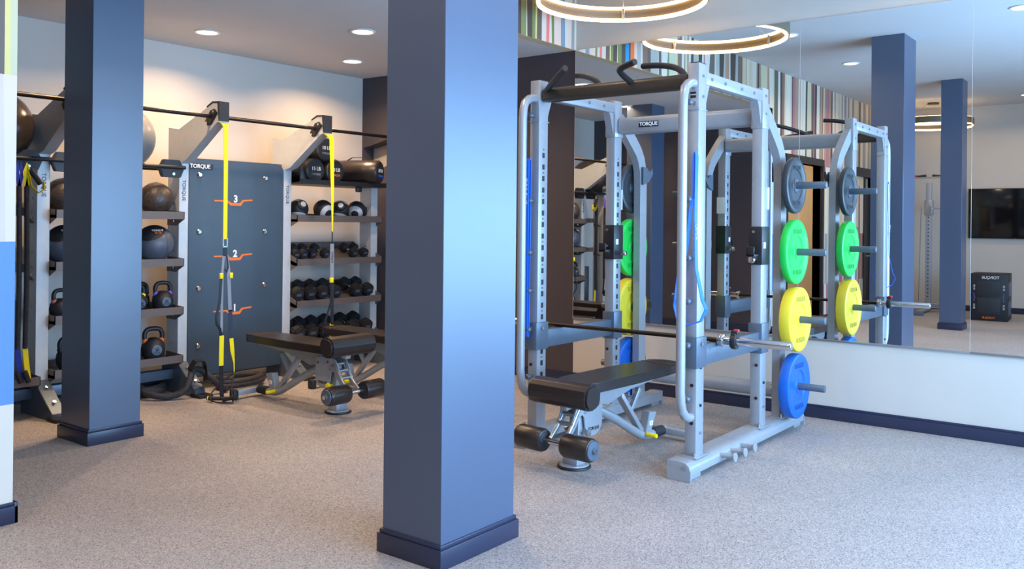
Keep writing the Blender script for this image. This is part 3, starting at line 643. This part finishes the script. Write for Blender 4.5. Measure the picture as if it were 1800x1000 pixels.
#PART4
# ------------------------------------------------------------------ storage rack
sr = thing('storage_rack', 'long wall storage rack with uprights, shelves and a numbered navy board', 'storage rack', (4.4, 6.8, 0))
GX = lambda u, v, w_: V(w_, u, v)
PXS = [(2.42, 2.50), (2.995, 3.085), (4.14, 4.225), (5.212, 5.30), (6.325, 6.415)]
for i, (a, b) in enumerate(PXS):
    hi = i in (1, 2, 3)
    top = [(6.86, 2.235), (6.70, 2.21), (6.22, 2.395), (6.135, 2.39), (6.135, 2.235), (6.17, 2.235), (6.60, 1.945), (6.69, 1.925)] if hi else [(6.86, 1.93), (6.69, 1.93)]
    up = MB().prism([(6.86, .03)] + top + [(6.69, .03)], (a, b), GX, bev=.002)
    for z in (.32, .42, .70, .80, 1.1, 1.2, 1.5, 1.6): up.cyl((a - .008, 6.76, z), (a, 6.76, z), .009, seg=8, mi=1)
    U_ = obj('upright', up, [POSTM, STEEL], sr, world=True)
    if hi:
        obj('arm_cap', MB().prism([(6.128, 2.245), (6.128, 2.402), (6.225, 2.407), (6.30, 2.375), (6.30, 2.363), (6.225, 2.393), (6.155, 2.389), (6.137, 2.245)], (a - .004, b + .004), GX), BLACKM, U_, world=True)
        for X_, s1 in ((a, -1), (b, 1)):
            k = MB().prism([(6.15, 2.31), (6.19, 2.345), (6.24, 2.335), (6.31, 2.255), (6.28, 2.215), (6.24, 2.22)], (X_, X_ + s1 * .014), GX, bev=.003)
            k.cyl((X_ + s1 * .014, 6.19, 2.322), (X_ + s1 * .02, 6.19, 2.322), .010, seg=8, mi=1).cyl((X_ + s1 * .014, 6.28, 2.235), (X_ + s1 * .02, 6.28, 2.235), .010, seg=8, mi=1)
            obj('bar_bracket', k, [BLACKM, CHROME], U_, world=True)
    lg = MB().prism([(6.92, .0), (6.92, .30), (6.69, .262), (6.42, .052), (6.42, .02), (6.50, .0)], (a - .004, b + .004), GX, bev=.003)
    for y, z in ((6.62, .208), (6.50, .115)): lg.cyl(((a + b) / 2, y, z), ((a + b) / 2, y - .012, z + .015), .011, seg=8, mi=1)
    L_ = obj('foot_leg', lg, [GUN, CHROME], sr, world=True)
    obj('foot_pad', MB().box(a - .02, b + .02, 6.33, 6.47, 0, .026, .005), RUBBER, L_, world=True)
    if i < 4: wtext(LOGO, .044, ((a + b) / 2, 6.6885, 1.70), (0, 0, -1), (1, 0, 0), BLACKM, U_, depth=.0008)
for i in range(4):
    obj('base_rail', MB().box(PXS[i][1], PXS[i + 1][0], 6.74, 6.82, .12, .20, .004), GUN, sr, world=True)
obj('pull_up_rail', MB().cyl((2.2, 6.235, 2.288), (6.62, 6.235, 2.288), .0165, seg=16), BARM, sr, world=True)
for y in (6.62, 6.95):
    obj('ball_rail', MB().cyl((2.3, y, 1.885), (4.15, y, 1.885), .0155, seg=12), BLACKM, sr, world=True)
hexp = lambda cx, w_, h: [(cx - w_ / 2, 1.875), (cx - w_ / 2 + .04, 1.875 + h / 2), (cx + w_ / 2 - .04, 1.875 + h / 2), (cx + w_ / 2, 1.875), (cx + w_ / 2 - .03, 1.875 - h / 2), (cx - w_ / 2 + .03, 1.875 - h / 2)]
for cx in (4.045, 2.90, 3.185):
    k = MB().prism(hexp(cx, .22, .145), (6.64, 6.685), lambda u, v, w_: V(u, w_, v), bev=.004).cyl((cx + .01, 6.64, 1.83), (cx + .01, 6.632, 1.83), .012, seg=8, mi=1)
    obj('rail_bracket', k, [BLACKM, CHROME], sr, world=True)
# board with foot marks
bo = obj('target_board', MB().prism([(4.228, .115), (4.228, 1.975), (5.15, 1.975), (5.185, 1.962), (5.205, 1.93), (5.205, .115)], (6.69, 6.715), lambda u, v, w_: V(u, w_, v), bev=.004), BOARD, sr, world=True)
obj('board_edge', MB().box(4.228, 5.205, 6.7155, 6.73, .11, 1.98), SHELFM, bo, world=True)
obj('board_plate', MB().box(4.225, 4.46, 6.6885, 6.6899, 1.885, 1.935), BLACKM, bo, world=True)
wtext(LOGO, .048, (4.335, 6.688, 1.91), (1, 0, 0), (0, 0, 1), WHITE, bo, bold=.001)
for x in (4.33, 5.008):
    for z in (1.838, 1.35, .866, .376):
        obj('board_bolt', MB().lathe([(0, .016), (.014, .016), (.024, .008), (.027, 0), (0, 0)], (x, 6.69, z), (0, -1, 0), 16), CHROME, bo, world=True)
for n_, z in (('3', 1.627), ('2', 1.143), ('1', .664)):
    mk = [(4.475, -.012), (4.60, -.012), (4.64, -.045), (4.745, -.045), (4.775, -.006), (4.868, .002), (4.868, .014), (4.765, .008), (4.735, -.022), (4.65, -.022), (4.61, .0), (4.475, .0)]
    obj('height_mark', MB().prism([(u, v + z) for u, v in mk], (6.688, 6.6899), lambda u, v, w_: V(u, w_, v)), ORANGE, bo, 'orange height mark', world=True)
    wtext(n_, .085, (4.69, 6.6875, z + .012), (1, 0, 0), (0, 0, 1), WHITE, bo, bold=.003)
# shelves
def shelf(x0, x1, zf, tilt=0., mt=None, y0=6.60, y1=7.02, lip=.058):
    m_ = MB().prism([(y0, zf - .03), (y0, zf - .03 + lip + .004), (y0 + .006, zf - .03 + lip + .004), (y0 + .006, zf - .006), (y1, zf + tilt - .006), (y1, zf + tilt + .05), (y1 + .006, zf + tilt + .05), (y1 + .006, zf + tilt - .03), (y0 + .05, zf - .03)], (x0, x1), GX)
    for X_ in (x0, x1 - .006): m_.prism([(y0, zf - .03), (y0, zf + .032), (6.85, zf + .045 + tilt * .7), (6.85, zf - .08), (6.72, zf - .085)], (X_, X_ + .006), GX)
    for X_ in (x0 + .006, x1 - .006): m_.cyl((X_, 6.74, zf - .045), (X_ + (.008 if X_ < (x0 + x1) / 2 else -.008), 6.74, zf - .045), .01, seg=8, mi=1)
    return obj('shelf', m_, [mt or SHELFM, CHROME], sr, world=True)
for z in (1.487, 1.10, .70, .30): shelf(3.088, 4.137, z)
for z, tl in ((1.475, .0), (1.062, .13), (.668, .13), (.29, .13)): shelf(5.303, 6.40, z, tl)
shelf(2.503, 2.992, .27); shelf(3.088 - .58, 2.99, 1.5, 0, y0=6.85); shelf(2.508, 2.99, 1.08, 0, y0=6.85)
ct = MB().prism([(6.52, 1.80), (6.52, 1.845), (6.53, 1.845), (6.60, 1.815), (6.95, 1.815), (7.0, 1.87), (7.006, 1.87), (6.96, 1.80)], (5.303, 6.40), GX)
ct.box(5.303, 5.42, 6.56, 6.575, 1.80, 1.96, .01); ct.box(5.98, 6.05, 6.53, 6.56, 1.745, 1.80, .01)
obj('cradle_tray', ct, BLACKM, sr, world=True)

# ------------------------------------------------------------------ gym balls
def gymball(lab, p, r, m_):
    t = thing('gym_ball', lab, 'exercise ball', p, group='large gym balls on the rails')
    obj('inflated_ball', MB().lathe([(0, -r)] + [(r * math.sin(PI * k / 48) * (1 + .0015 * (k % 2)), -r * math.cos(PI * k / 48)) for k in range(1, 48)] + [(0, r)], (0, 0, 0), (.1, -.1, 1), 64), m_, t, sharp=80)
    obj('valve_plug', MB().cyl((.0, -r * .995, 0), (.0, -r * 1.005, 0), .012, seg=12), BLACKM, t)
gymball('large grey gym ball on top of the rack, half behind the left column', (3.68, 6.785, 2.105), .26, BALLG)
gymball('large dark gym ball on top of the rack at the far left edge', (2.728, 6.785, 2.108), .264, BALLB)
# slam balls, wall balls
def slam(lab, x, z):
    t = thing('slam_ball', lab, 'slam ball', (x, 6.78, z), group='textured slam balls')
    obj('rubber_shell', MB().ball((0, 0, 0), .135, 40), SLAM, t, sharp=80)
    obj('valve_plug', MB().cyl((0, 0, .134), (0, 0, .137), .01, seg=10), BLACKM, t)
slam('textured black slam ball on the upper shelf right of the left column', 3.985, 1.625); slam('textured black slam ball on the upper shelf left of the left column', 3.228, 1.625)
def wallball(lab, x, z, r=.152, rz=0):
    t = thing('wall_ball', lab, 'medicine ball', (x, 6.78, z), rz, 'soft grey wall balls')
    d = V(-.45, -.35, .8).normalized()
    obj('grey_cover', MB().ball((0, 0, 0), r, 36), GREYV, t, sharp=80)
    k = MB(); q = []
    n = 10
    for i in range(n + 1): a = i / n * .80; q.append((r * 1.006 * math.sin(a), r * 1.006 * math.cos(a)))
    k.lathe(q[::-1] + [(r * .99 * math.sin(.80), r * .99 * math.cos(.80))], (0, 0, 0), d, 36)
    cp = obj('black_cap_panel', k, RUBBER, t, 'black end panel')
    for ax in ((1, .2, .1), (.1, 1, .3)): obj('stitched_seam', MB().lathe([(r * 1.001, -.0015), (r * 1.004, 0), (r * 1.001, .0015), (r * .99, 0), (r * 1.001, -.0015)], (0, 0, 0), ax, 48), BLACKM, t)
    nn = V(-.25, -.72, .62).normalized(); rt = V(1, -.25, 0).normalized(); rt = (rt - nn * rt.dot(nn)).normalized(); up_ = nn.cross(rt)
    text(LOGO, .022, nn * (r + .006) + up_ * .012, rt, up_, WHITE, cp, depth=.002); text('20 LB', .022, nn * (r + .006) - up_ * .014, rt, up_, ORANGE, cp, depth=.002)
wallball('grey wall ball with black top on the second shelf, right of the left column', 3.975, 1.254); wallball('grey wall ball with black top on the second shelf, left of the left column', 3.248, 1.254)
# kettlebells
def kettle(lab, x, y, z, r, ring, rz=0.0, face=True):
    t = thing('kettlebell', lab, 'kettlebell', (x, y, z), rz, 'kettlebells on the lower shelves')
    obj('bell_body', MB().lathe([(0, 0), (r * .55, 0), (r * .68, r * .06), (r * .93, r * .45), (r, r * .95), (r * .93, r * 1.38), (r * .7, r * 1.72), (r * .3, r * 1.93), (0, r * 1.96)], (0, 0, 0), (0, 0, 1), 36), RUBBER, t, sharp=60)
    hw = r * .72; z0 = r * 1.55; z1 = r * 2.72
    h = obj('handle', MB().tube([(-hw * .85, 0, z0), (-hw * 1.08, 0, z0 + r * .45), (-hw * 1.0, 0, z1 - r * .28), (-hw * .62, 0, z1), (hw * .62, 0, z1), (hw * 1.0, 0, z1 - r * .28), (hw * 1.08, 0, z0 + r * .45), (hw * .85, 0, z0)], r * .20, seg=14, smooth=2), BLACKM, t)
    for s1 in (-1, 1): obj('colour_band', MB().tube([(s1 * hw * .90, 0, z0 + r * .02), (s1 * hw * 1.04, 0, z0 + r * .30)], r * .245, seg=16), ring, h, '%s colour band' % ring.name.split()[0])
    if face:
        f = obj('weight_disc', MB().lathe([(0, .0), (r * .42, .0), (r * .46, -.004), (0, -.02)], (0, -r * .985, r * .90), (0, -1, -.08), 24), GUN, t)
        text('16', r * .42, (0, -r * .985 - .0022, r * .98), (1, 0, 0), (0, 0, 1), BLACKM, f); text('35 LB', r * .24, (0, -r * .985 - .0022, r * .70), (1, 0, 0), (0, 0, 1), BLACKM, f)
for a in (('kettlebell with purple bands on the third shelf, right of the left column', 4.03, 6.74, .70, .084, PURPLE, -.15), ('kettlebell with dark handle behind the purple banded one, third shelf', 3.93, 6.92, .70, .08, BLACKM, -.1), ('kettlebell with yellow bands mostly hidden by the left column, third shelf', 3.80, 6.74, .70, .08, YEL, 0),
          ('kettlebell with orange bands on the lowest shelf, right of the left column', 3.95, 6.74, .30, .094, ORANGE, -.2), ('kettlebell with orange bands on the lowest shelf, cut by the left column edge', 3.735, 6.76, .30, .09, ORANGE, 0), ('kettlebell with coral bands on the third shelf, left of the left column', 3.195, 6.74, .70, .078, PINK, .2), ('kettlebell on the lowest shelf, left of the left column', 3.27, 6.76, .30, .09, BLACKM, 0)): kettle(*a)
# small two-handled medicine balls
def medball(lab, x, rz, tone):
    t = thing('medicine_ball', lab, 'medicine ball', (x, 6.76, 1.475 + .094), rz, 'small black and white medicine balls')
    r = .094
    pr_ = [(r * math.sin(PI * k / 30), -r * math.cos(PI * k / 30)) for k in range(31)]; pr_[0] = (0, -r); pr_[-1] = (0, r)
    obj('ball_cover', MB().lathe(pr_, (0, 0, 0), (.25, .15, 1) if tone else (.9, .3, .5), 40, mis=[1 if k in (4, 5, 6, 7, 8, 21, 22, 23, 24, 25) else 0 for k in range(30)]), [RUBBER, LGREYV], t, sharp=80)
    d = V(-.35, -.8, .4).normalized() if tone else V(.75, -.6, -.1).normalized()
    q = obj('grip_lobe', MB().lathe([(0, .018), (.028, .017), (.045, .008), (.052, -.006), (.05, -.03)], d * r * .98, d, 28), RUBBER, t)
    obj('round_badge', MB().lathe([(0, .021), (.026, .020), (.028, .016), (0, .014)], d * r * .98, d, 24), LGREYV, q, 'pale round badge')
for a in (('small black and white medicine ball alone at the left end of its shelf', 5.445, .2, 1), ('small medicine ball with a broad black side, left of the yellow strap', 5.745, 1.3, 0), ('small medicine ball with pale badge, just right of the yellow strap', 5.965, -.25, 1), ('small medicine ball at the right end of its shelf', 6.185, .3, 0)): medball(*a)
# sandbags on the cradle tray
def sandbag(lab, p, d, r, L, tx, m_tx):
    t = thing('sandbag', lab, 'sandbag', p, group='black training sandbags on the top tray'); d = Vector(d).normalized()
    obj('bag_body', MB().lathe([(0, 0), (r * .9, 0), (r, .012), (r * 1.03, L * .3), (r * 1.03, L * .7), (r, L - .012), (r * .9, L), (0, L)], (0, 0, 0), -d, 36), VINYL, t, sharp=60)
    ec = obj('end_panel', MB().lathe([(0, .004), (r * .88, .003), (r * .9, 0), (0, 0)], (0, 0, 0), d, 32), RUBBER, t)
    rt = V(-d.y, d.x, 0).normalized(); up_ = V(0, 0, 1)
    text(tx, r * .42, d * .0055 + up_ * r * .1, rt, up_, WHITE, ec); text(LOGO, r * .24, d * .0055 - up_ * r * .35, rt, up_, m_tx, ec)
    obj('carry_strap', MB().ribbon([V(0, 0, 0) - d * L * .3 + V(0, 0, r * 1.02), V(0, 0, 0) - d * L * .4 + V(0, 0, r * 1.25), V(0, 0, 0) - d * L * .6 + V(0, 0, r * 1.25), V(0, 0, 0) - d * L * .7 + V(0, 0, r * 1.02)], .03, .004, rt), BLACKM, t)
sandbag('black sandbag at the lower left of the pile, partly under the rack arm', (5.458, 6.53, 1.936), (.04, -1, .0), .116, .40, '15 LB', GREYW)
sandbag('black sandbag at the lower right of the pile, behind the yellow strap', (5.70, 6.53, 1.936), (.04, -1, .0), .116, .40, '20 LB', ORANGE)
sandbag('black sandbag lying on top of the two others', (5.58, 6.53, 2.140), (.06, -1, .0), .116, .40, '10 LB', GREYW)
sandbag('long black sandbag lying at the right end of the top tray', (6.215, 6.45, 1.952), (.42, -.91, .0), .118, .50, '30 LB', BLUEB)
# hex dumbbells
def dumbbell(r, L):
    t = thing('dumbbell', 'x', 'dumbbell', group='black hex dumbbells on the sloping shelves')
    for s1 in (-1, 1):
        hx = [(r * math.cos(PI / 6 + PI / 3 * k), r * math.sin(PI / 6 + PI / 3 * k)) for k in range(6)]
        hd_ = MB().prism(hx, (s1 * L * .5, s1 * L * .20), lambda u, v, w_: V(u, w_, v), bev=r * .14)
        H_ = obj('hex_head', hd_, RUBBER, t, sharp=30)
        obj('weight_emblem', MB().box(-r * .4, r * .4, s1 * L * .501 - .001, s1 * L * .501 + .001, -r * .18, r * .18), GUN, H_)
    obj('handle', MB().lathe([(.013, -L * .2), (.0165, 0), (.013, L * .2)], (0, 0, 0), (0, 1, 0), 14), CHROME, t)
    return t
rows = [('top', 1.062, .050, [5.36, 5.455, 5.56, 5.72, 6.10, 6.235], .22), ('middle', .668, .072, [5.375, 5.525, 5.675, 5.84, 6.12, 6.275], .26), ('bottom', .29, .082, [5.385, 5.54, 5.70, 5.87, 6.07, 6.25], .28)]
OW = ['leftmost, against the upright', 'second from the left upright', 'third from the left upright', 'fourth, nearest the gap', 'second from the right end', 'at the right end']
for rn, zf, r, xs, L in rows:
    P0 = dumbbell(r, L); sl = math.atan2(.13, .42)
    for j, x in enumerate(xs):
        o = P0 if j == 0 else copy_tree(P0)
        o['label'] = 'black hex dumbbell on the %s dumbbell shelf, %s' % (rn, OW[j])
        yc = 6.775; o.location = (x, yc, zf + .13 * (yc - 6.60) / .42 + r * .87 + .003); o.rotation_euler = (sl, 0, [.0, .0, .02, .05, -.03, .02][j])
# ------------------------------------------------------------------ suspension trainers
def strap(parent, nm, pts, wd, m_, side=(1, 0, 0), th=.004, label=None): return obj(nm, MB().ribbon(pts, wd, th, side), m_, parent, label, world=True)
s1_ = thing('suspension_trainer', 'yellow and black suspension trainer hanging in front of the numbered board', 'suspension trainer', (4.19, 6.11, 2.23), group='suspension trainers')
y = 6.11
strap(s1_, 'anchor_strap', [(4.185, 6.15, 2.235), (4.185, 6.12, 2.225), (4.188, y, 2.19), (4.19, y, 1.8), (4.19, y, 1.30)], [.075, .07, .038, .036, .036], YEL)
obj('buckle', MB().box(4.168, 4.176, y - .004, y + .004, 1.24, 1.31).box(4.205, 4.213, y - .004, y + .004, 1.24, 1.31).box(4.168, 4.213, y - .004, y + .004, 1.235, 1.245), CHROME, s1_, world=True)
strap(s1_, 'equalizer_loop', [(4.19, y, 1.245), (4.19, y, 1.165)], .036, BLACKM)
strap(s1_, 'main_strap', [(4.178, y, 1.17), (4.168, y, 1.04), (4.165, y, .80), (4.165, y, .56)], .022, GREYW)
strap(s1_, 'main_strap', [(4.205, y, 1.17), (4.225, y, 1.04), (4.235, y, .85), (4.243, y, .72)], .032, GREYW)
strap(s1_, 'tail_loop', [(4.20, y - .01, 1.17), (4.215, y - .01, 1.08), (4.20, y - .01, 1.03), (4.18, y - .01, 1.06)], .012, BLACKM)
for x in (4.155, 4.245): obj('adjuster_tab', MB().box(x - .014, x + .014, y - .014, y + .006, .985, 1.03, .003), YEL, s1_, world=True)
strap(s1_, 'adjuster_strap', [(4.158, y, .985), (4.14, y - .01, .80), (4.105, y - .015, .68), (4.11, y - .015, .63), (4.15, y - .005, .58), (4.16, y, .53)], .022, BLACKM)
strap(s1_, 'adjuster_strap', [(4.245, y, .73), (4.25, y, .62), (4.255, y, .50)], .036, mat('navy webbing', (44, 50, 72), .6, noise=.05))
strap(s1_, 'foot_cradle', [(4.168, y, .53), (4.166, y, .40), (4.166, y, .29)], .040, YEL, label='yellow foot cradle')
strap(s1_, 'foot_cradle', [(4.257, y, .50), (4.268, y, .40), (4.285, y, .30), (4.287, y, .22)], [.036, .036, .012, .006], YEL, label='yellow foot cradle')
strap(s1_, 'handle_strap', [(4.166, y, .29), (4.168, y, .15), (4.175, y, .04)], .036, BLACKM)
obj('foam_handle', MB().cyl((4.10, 6.20, .028), (4.21, 6.05, .028), .0165, seg=16), RUBBER, s1_, world=True)
obj('foam_handle', MB().cyl((4.15, 6.06, .025), (4.20, 5.96, .055), .0165, seg=16), RUBBER, s1_, world=True)
for a, b in (((4.104, 6.195, .028), (4.108, 6.19, .028)), ((4.20, 6.064, .028), (4.204, 6.058, .028))): obj('grip_ring', MB().cyl(a, b, .0185, seg=16), YEL, s1_, world=True)
obj('handle_cord', MB().tube([(4.287, y, .22), (4.20, 6.17, .14), (4.10, 6.20, .03), (4.08, 6.05, .012), (4.17, 5.95, .012), (4.20, 6.0, .02), (4.22, 6.05, .12), (4.285, y, .22)], .006, seg=8, smooth=2), BLACKM, s1_, world=True)
s2_ = thing('suspension_trainer', 'suspension trainer seen edge-on in front of the dumbbell shelves', 'suspension trainer', (5.31, 6.11, 2.23), group='suspension trainers')
strap(s2_, 'anchor_strap', [(5.262, 6.15, 2.235), (5.27, 6.12, 2.225), (5.285, y, 2.19), (5.30, y, 1.75), (5.303, y, 1.5), (5.303, y, 1.36)], [.075, .07, .048, .034, .018, .010], YEL)
strap(s2_, 'equalizer_loop', [(5.303, y, 1.36), (5.303, y, 1.25)], .010, BLACKM)
strap(s2_, 'main_strap', [(5.303, y, 1.25), (5.305, y, 1.0), (5.306, y, .93)], .042, GREYW)
obj('adjuster_tab', MB().box(5.28, 5.315, y - .014, y + .006, .90, .945, .004), YEL, s2_, world=True)
wtext(LOGO, .026, (5.303, y - .004, 1.13), (0, 0, -1), (1, 0, 0), BLACKM, s2_, depth=.0006)
strap(s2_, 'adjuster_strap', [(5.31, y, .90), (5.31, y, .7), (5.312, y, .52)], .034, BLACKM)
strap(s2_, 'adjuster_strap', [(5.29, y - .01, .90), (5.285, y - .01, .72), (5.23, y - .01, .58), (5.22, y - .01, .52)], .018, BLACKM)
strap(s2_, 'foot_cradle', [(5.306, y, .53), (5.306, y, .35)], .040, YEL, label='yellow foot cradle')
strap(s2_, 'handle_strap', [(5.306, y, .35), (5.306, y, .10)], .03, BLACKM)
obj('foam_handle', MB().cyl((5.24, y, .10), (5.37, y, .10), .0165, seg=16), RUBBER, s2_, world=True)
# ------------------------------------------------------------------ ropes
ROPE = mat('black braided rope', (42, 40, 44), .7, noise=.35, nscale=45, bump=1., bscale=55)
def coil(cx, cy, rx, ry_, z0, turns, n=28, ph=0, jit=.02, dz=.03):
    q = random.Random(3); out = []
    for i in range(int(turns * n)):
        a = ph + 2 * PI * i / n; k = 1 + q.uniform(-1, 1) * jit - .06 * int(i / n)
        out.append((cx + rx * k * math.cos(a), cy + ry_ * k * math.sin(a), z0 + dz * i / n))
    return out
br = thing('battle_rope', 'thick black sleeved rope looped through the anchor on the rack foot', 'battle rope', (4.1, 6.5, 0))
P_ = coil(3.90, 6.86, .20, .17, .032, 2.6, ph=1.0, dz=.022) + [(3.80, 6.62, .06), (3.88, 6.50, .033), (3.97, 6.46, .033), (4.04, 6.41, .07), (4.09, 6.42, .16), (4.135, 6.46, .225), (4.20, 6.46, .225), (4.27, 6.42, .15), (4.36, 6.40, .06), (4.44, 6.42, .034)] + coil(4.66, 6.56, .22, .12, .034, 2.2, ph=PI, dz=.03)
obj('rope_body', MB().tube(P_, .027, seg=12, smooth=1), ROPE, br, world=True)
an = solo('rope_anchor', MB().ribbon([(4.13, 6.47, .145), (4.10, 6.44, .24), (4.13, 6.42, .30), (4.20, 6.42, .30), (4.235, 6.44, .24), (4.22, 6.40, .13)], .06, .005, (0, 1, .2)).box(4.155, 4.245, 6.33, 6.42, .12, .126).cyl((4.20, 6.38, .126), (4.20, 6.38, .138), .012, seg=10), BLACKM, 'black webbing loop bolted to the rack foot, holding the thick rope', 'rope anchor', (4.18, 6.42, .12))
def tubeband(lab, x, y, ztop, zbot, c, c2, topstyle=0):
    t = thing('resistance_tube', lab, 'resistance tube', (x, y, ztop), group='resistance tubes hanging on the left rail')
    obj('elastic_cord', MB().tube([(x, y, ztop - .12), (x + .008, y, (ztop + zbot) / 2), (x, y, zbot + .22)], .017, seg=10, smooth=1), ROPE, t, world=True)
    strap(t, 'hanging_strap', [(x, y, ztop - .13), (x - .015, y, ztop - .02), (x, y + .0, ztop + .055), (x + .02, y, ztop - .02), (x, y, ztop - .13)], .026, c, (0, 1, 0) if topstyle else (1, 0, 0))
    strap(t, 'lower_strap', [(x, y, zbot + .23), (x + .01, y, zbot + .12), (x + .025, y, zbot)], .036, c2)
    obj('grip', MB().tube([(x - .01, y - .02, zbot + .06), (x + .02, y - .02, zbot - .02)], .018, seg=12), RUBBER, t, world=True)
tubeband('black cord with blue straps, leftmost in the gap beside the striped wall', 2.83, 6.60, 1.80, .30, BLUES, BLUES)
tubeband('black cord with yellow straps, hanging just right of the blue strapped one', 2.875, 6.585, 1.80, .30, YEL, YEL)
tubeband('black cord with purple strap, seen in the mirror', 2.62, 6.60, 1.80, .45, PURPLE, BLACKM)
lp = thing('resistance_tube', 'yellow handled strap looped over the rail at the left upright', 'resistance tube', (2.93, 6.6, 1.80), group='resistance tubes hanging on the left rail')
strap(lp, 'yellow_loop', [(2.875, 6.57, 1.79), (2.90, 6.57, 1.68), (2.95, 6.565, 1.635), (2.985, 6.565, 1.66), (2.985, 6.57, 1.72)], .03, YEL, (0, 1, 0))
obj('grip', MB().tube([(2.89, 6.565, 1.80), (2.96, 6.56, 1.70)], .02, seg=14), RUBBER, lp, world=True)
g_ = solo('resistance_band', MB().ribbon([(2.36, 6.62, 1.90), (2.35, 6.60, 1.4), (2.355, 6.60, .86), (2.38, 6.60, .84), (2.40, 6.60, .88), (2.395, 6.60, 1.4), (2.37, 6.62, 1.905)], .04, .004, (0, 1, 0)), GREENB, 'green loop band hanging at the end of the rail, seen in the mirror', 'resistance band', (2.37, 6.61, 1.9))
fr_ = thing('foam_roller', 'dark foam roller standing on the low shelf, seen in the mirror', 'foam roller', (2.84, 6.80, .272))
obj('foam_body', MB().lathe([(.05, 0), (.068, 0), (.072, .006), (.072, .57), (.068, .576), (.05, .576), (.05, 0)], (0, 0, 0), (0, 0, 1), 32), GUN, fr_)
# ------------------------------------------------------------------ far room, seen in the mirror
tv = thing('television', 'large black wall television at the right edge of the mirror', 'television', (XW, 2.3, 1.27))
obj('tv_casing', MB().box(0, .05, -.76, .76, 0, .86, .006), BLACKM, tv); obj('tv_screen', MB().box(.05, .053, -.75, .75, .015, .85, .001), SCREEN, tv)
obj('status_light', MB().box(.05, .054, -.01, .01, .004, .009), STEEL, tv)
pbx = thing('plyometric_box', 'black plyometric box on the floor under the television', 'plyo box', (-2.33, 2.455, 0), math.radians(-3))
BX = mat('black box vinyl', (24, 24, 30), .5, noise=.08, nscale=12)
obj('box_body', MB().box(-.30, .30, -.26, .26, .0, .735, .008), BX, pbx)
obj('pad_panel', MB().box(.300, .303, -.16, .16, .40, .62, .001).box(.300, .303, -.16, .16, .11, .36, .001), mat('dull panel vinyl', (34, 36, 42), .6, noise=.05), pbx)
text(LOGO, .06, (.302, -.02, .675), (0, 1, 0), (0, 0, 1), WHITE, pbx, 'logo'); text(LOGO, .045, (.302, 0, .05), (0, 1, 0), (0, 0, 1), ORANGE, pbx, 'logo')
for s1 in (-1, 1):
    for z, tx in ((.52, '24 30'), (.22, '20 24')): text(tx, .035, (.302, s1 * .205, z), (0, 0, 1), (0, -1, 0), WHITE, pbx)
    obj('zigzag_mark', MB().ribbon([(.302, s1 * .205, .30), (.302, s1 * .205, .345), (.302, s1 * .19, .36), (.302, s1 * .205, .38), (.302, s1 * .205, .43)], .006, .002, (0, 1, 0)), PURPLE, pbx)
obj('side_panel', MB().box(-.2, .2, -.262, -.259, .38, .60, .001).box(-.2, .2, -.262, -.259, .08, .30, .001), GUN, pbx)
cc = thing('cable_column', 'slim silver cable column with red grips, seen in the mirror between the navy columns', 'cable machine', (-3.05, 3.58, 0))
mb = MB().box(-.035, .035, -.045, .045, .06, 2.22, .006)
for k in range(26): mb.box(.0345, .0365, -.009, .009, .25 + k * .065, .27 + k * .065, mi=1)
obj('column_post', mb, [SILVER, BLACKM], cc)
obj('base_frame', MB().box(-.06, .9, -.04, .04, .02, .06, .005).box(-.05, .05, -.45, .45, .06, .11, .005).box(.82, .92, -.12, .12, .0, .07, .01, 1), [SILVER, GUN], cc)
obj('top_head', MB().bar((0, 0, 2.22), (.0, 0, 2.30), .06, .05).box(-.03, .03, -.24, .24, 2.30, 2.325, .004), STEEL, cc)
for s1 in (-1, 1): obj('top_grip', MB().cyl((0, s1 * .05, 2.345), (0, s1 * .19, 2.33), .022, seg=14), RUBBER, cc); obj('end_knob', MB().cyl((0, s1 * .19, 2.335), (0, s1 * .25, 2.33), .026, seg=14), RED, cc)
obj('slide_carriage', MB().box(-.05, .055, -.065, .065, 1.66, 1.92, .01).box(.0, .03, -.065, -.02, 1.70, 1.88, .01, 1).bar((0, -.06, 1.78), (0, -.22, 1.78), .04, .03).box(-.02, .02, -.33, -.20, 1.68, 1.90, .008, 0), [STEEL, BLACKM], cc)
obj('cable', MB().cyl((.04, .15, .08), (.02, .12, 1.8), .003, seg=6).cyl((0, -.2, 1.9), (0, -.2, 2.3), .003, seg=6), BLACKM, cc)
obj('weight_bracket', MB().box(.04, .08, -.35, .35, .12, .15, .004), STEEL, cc)
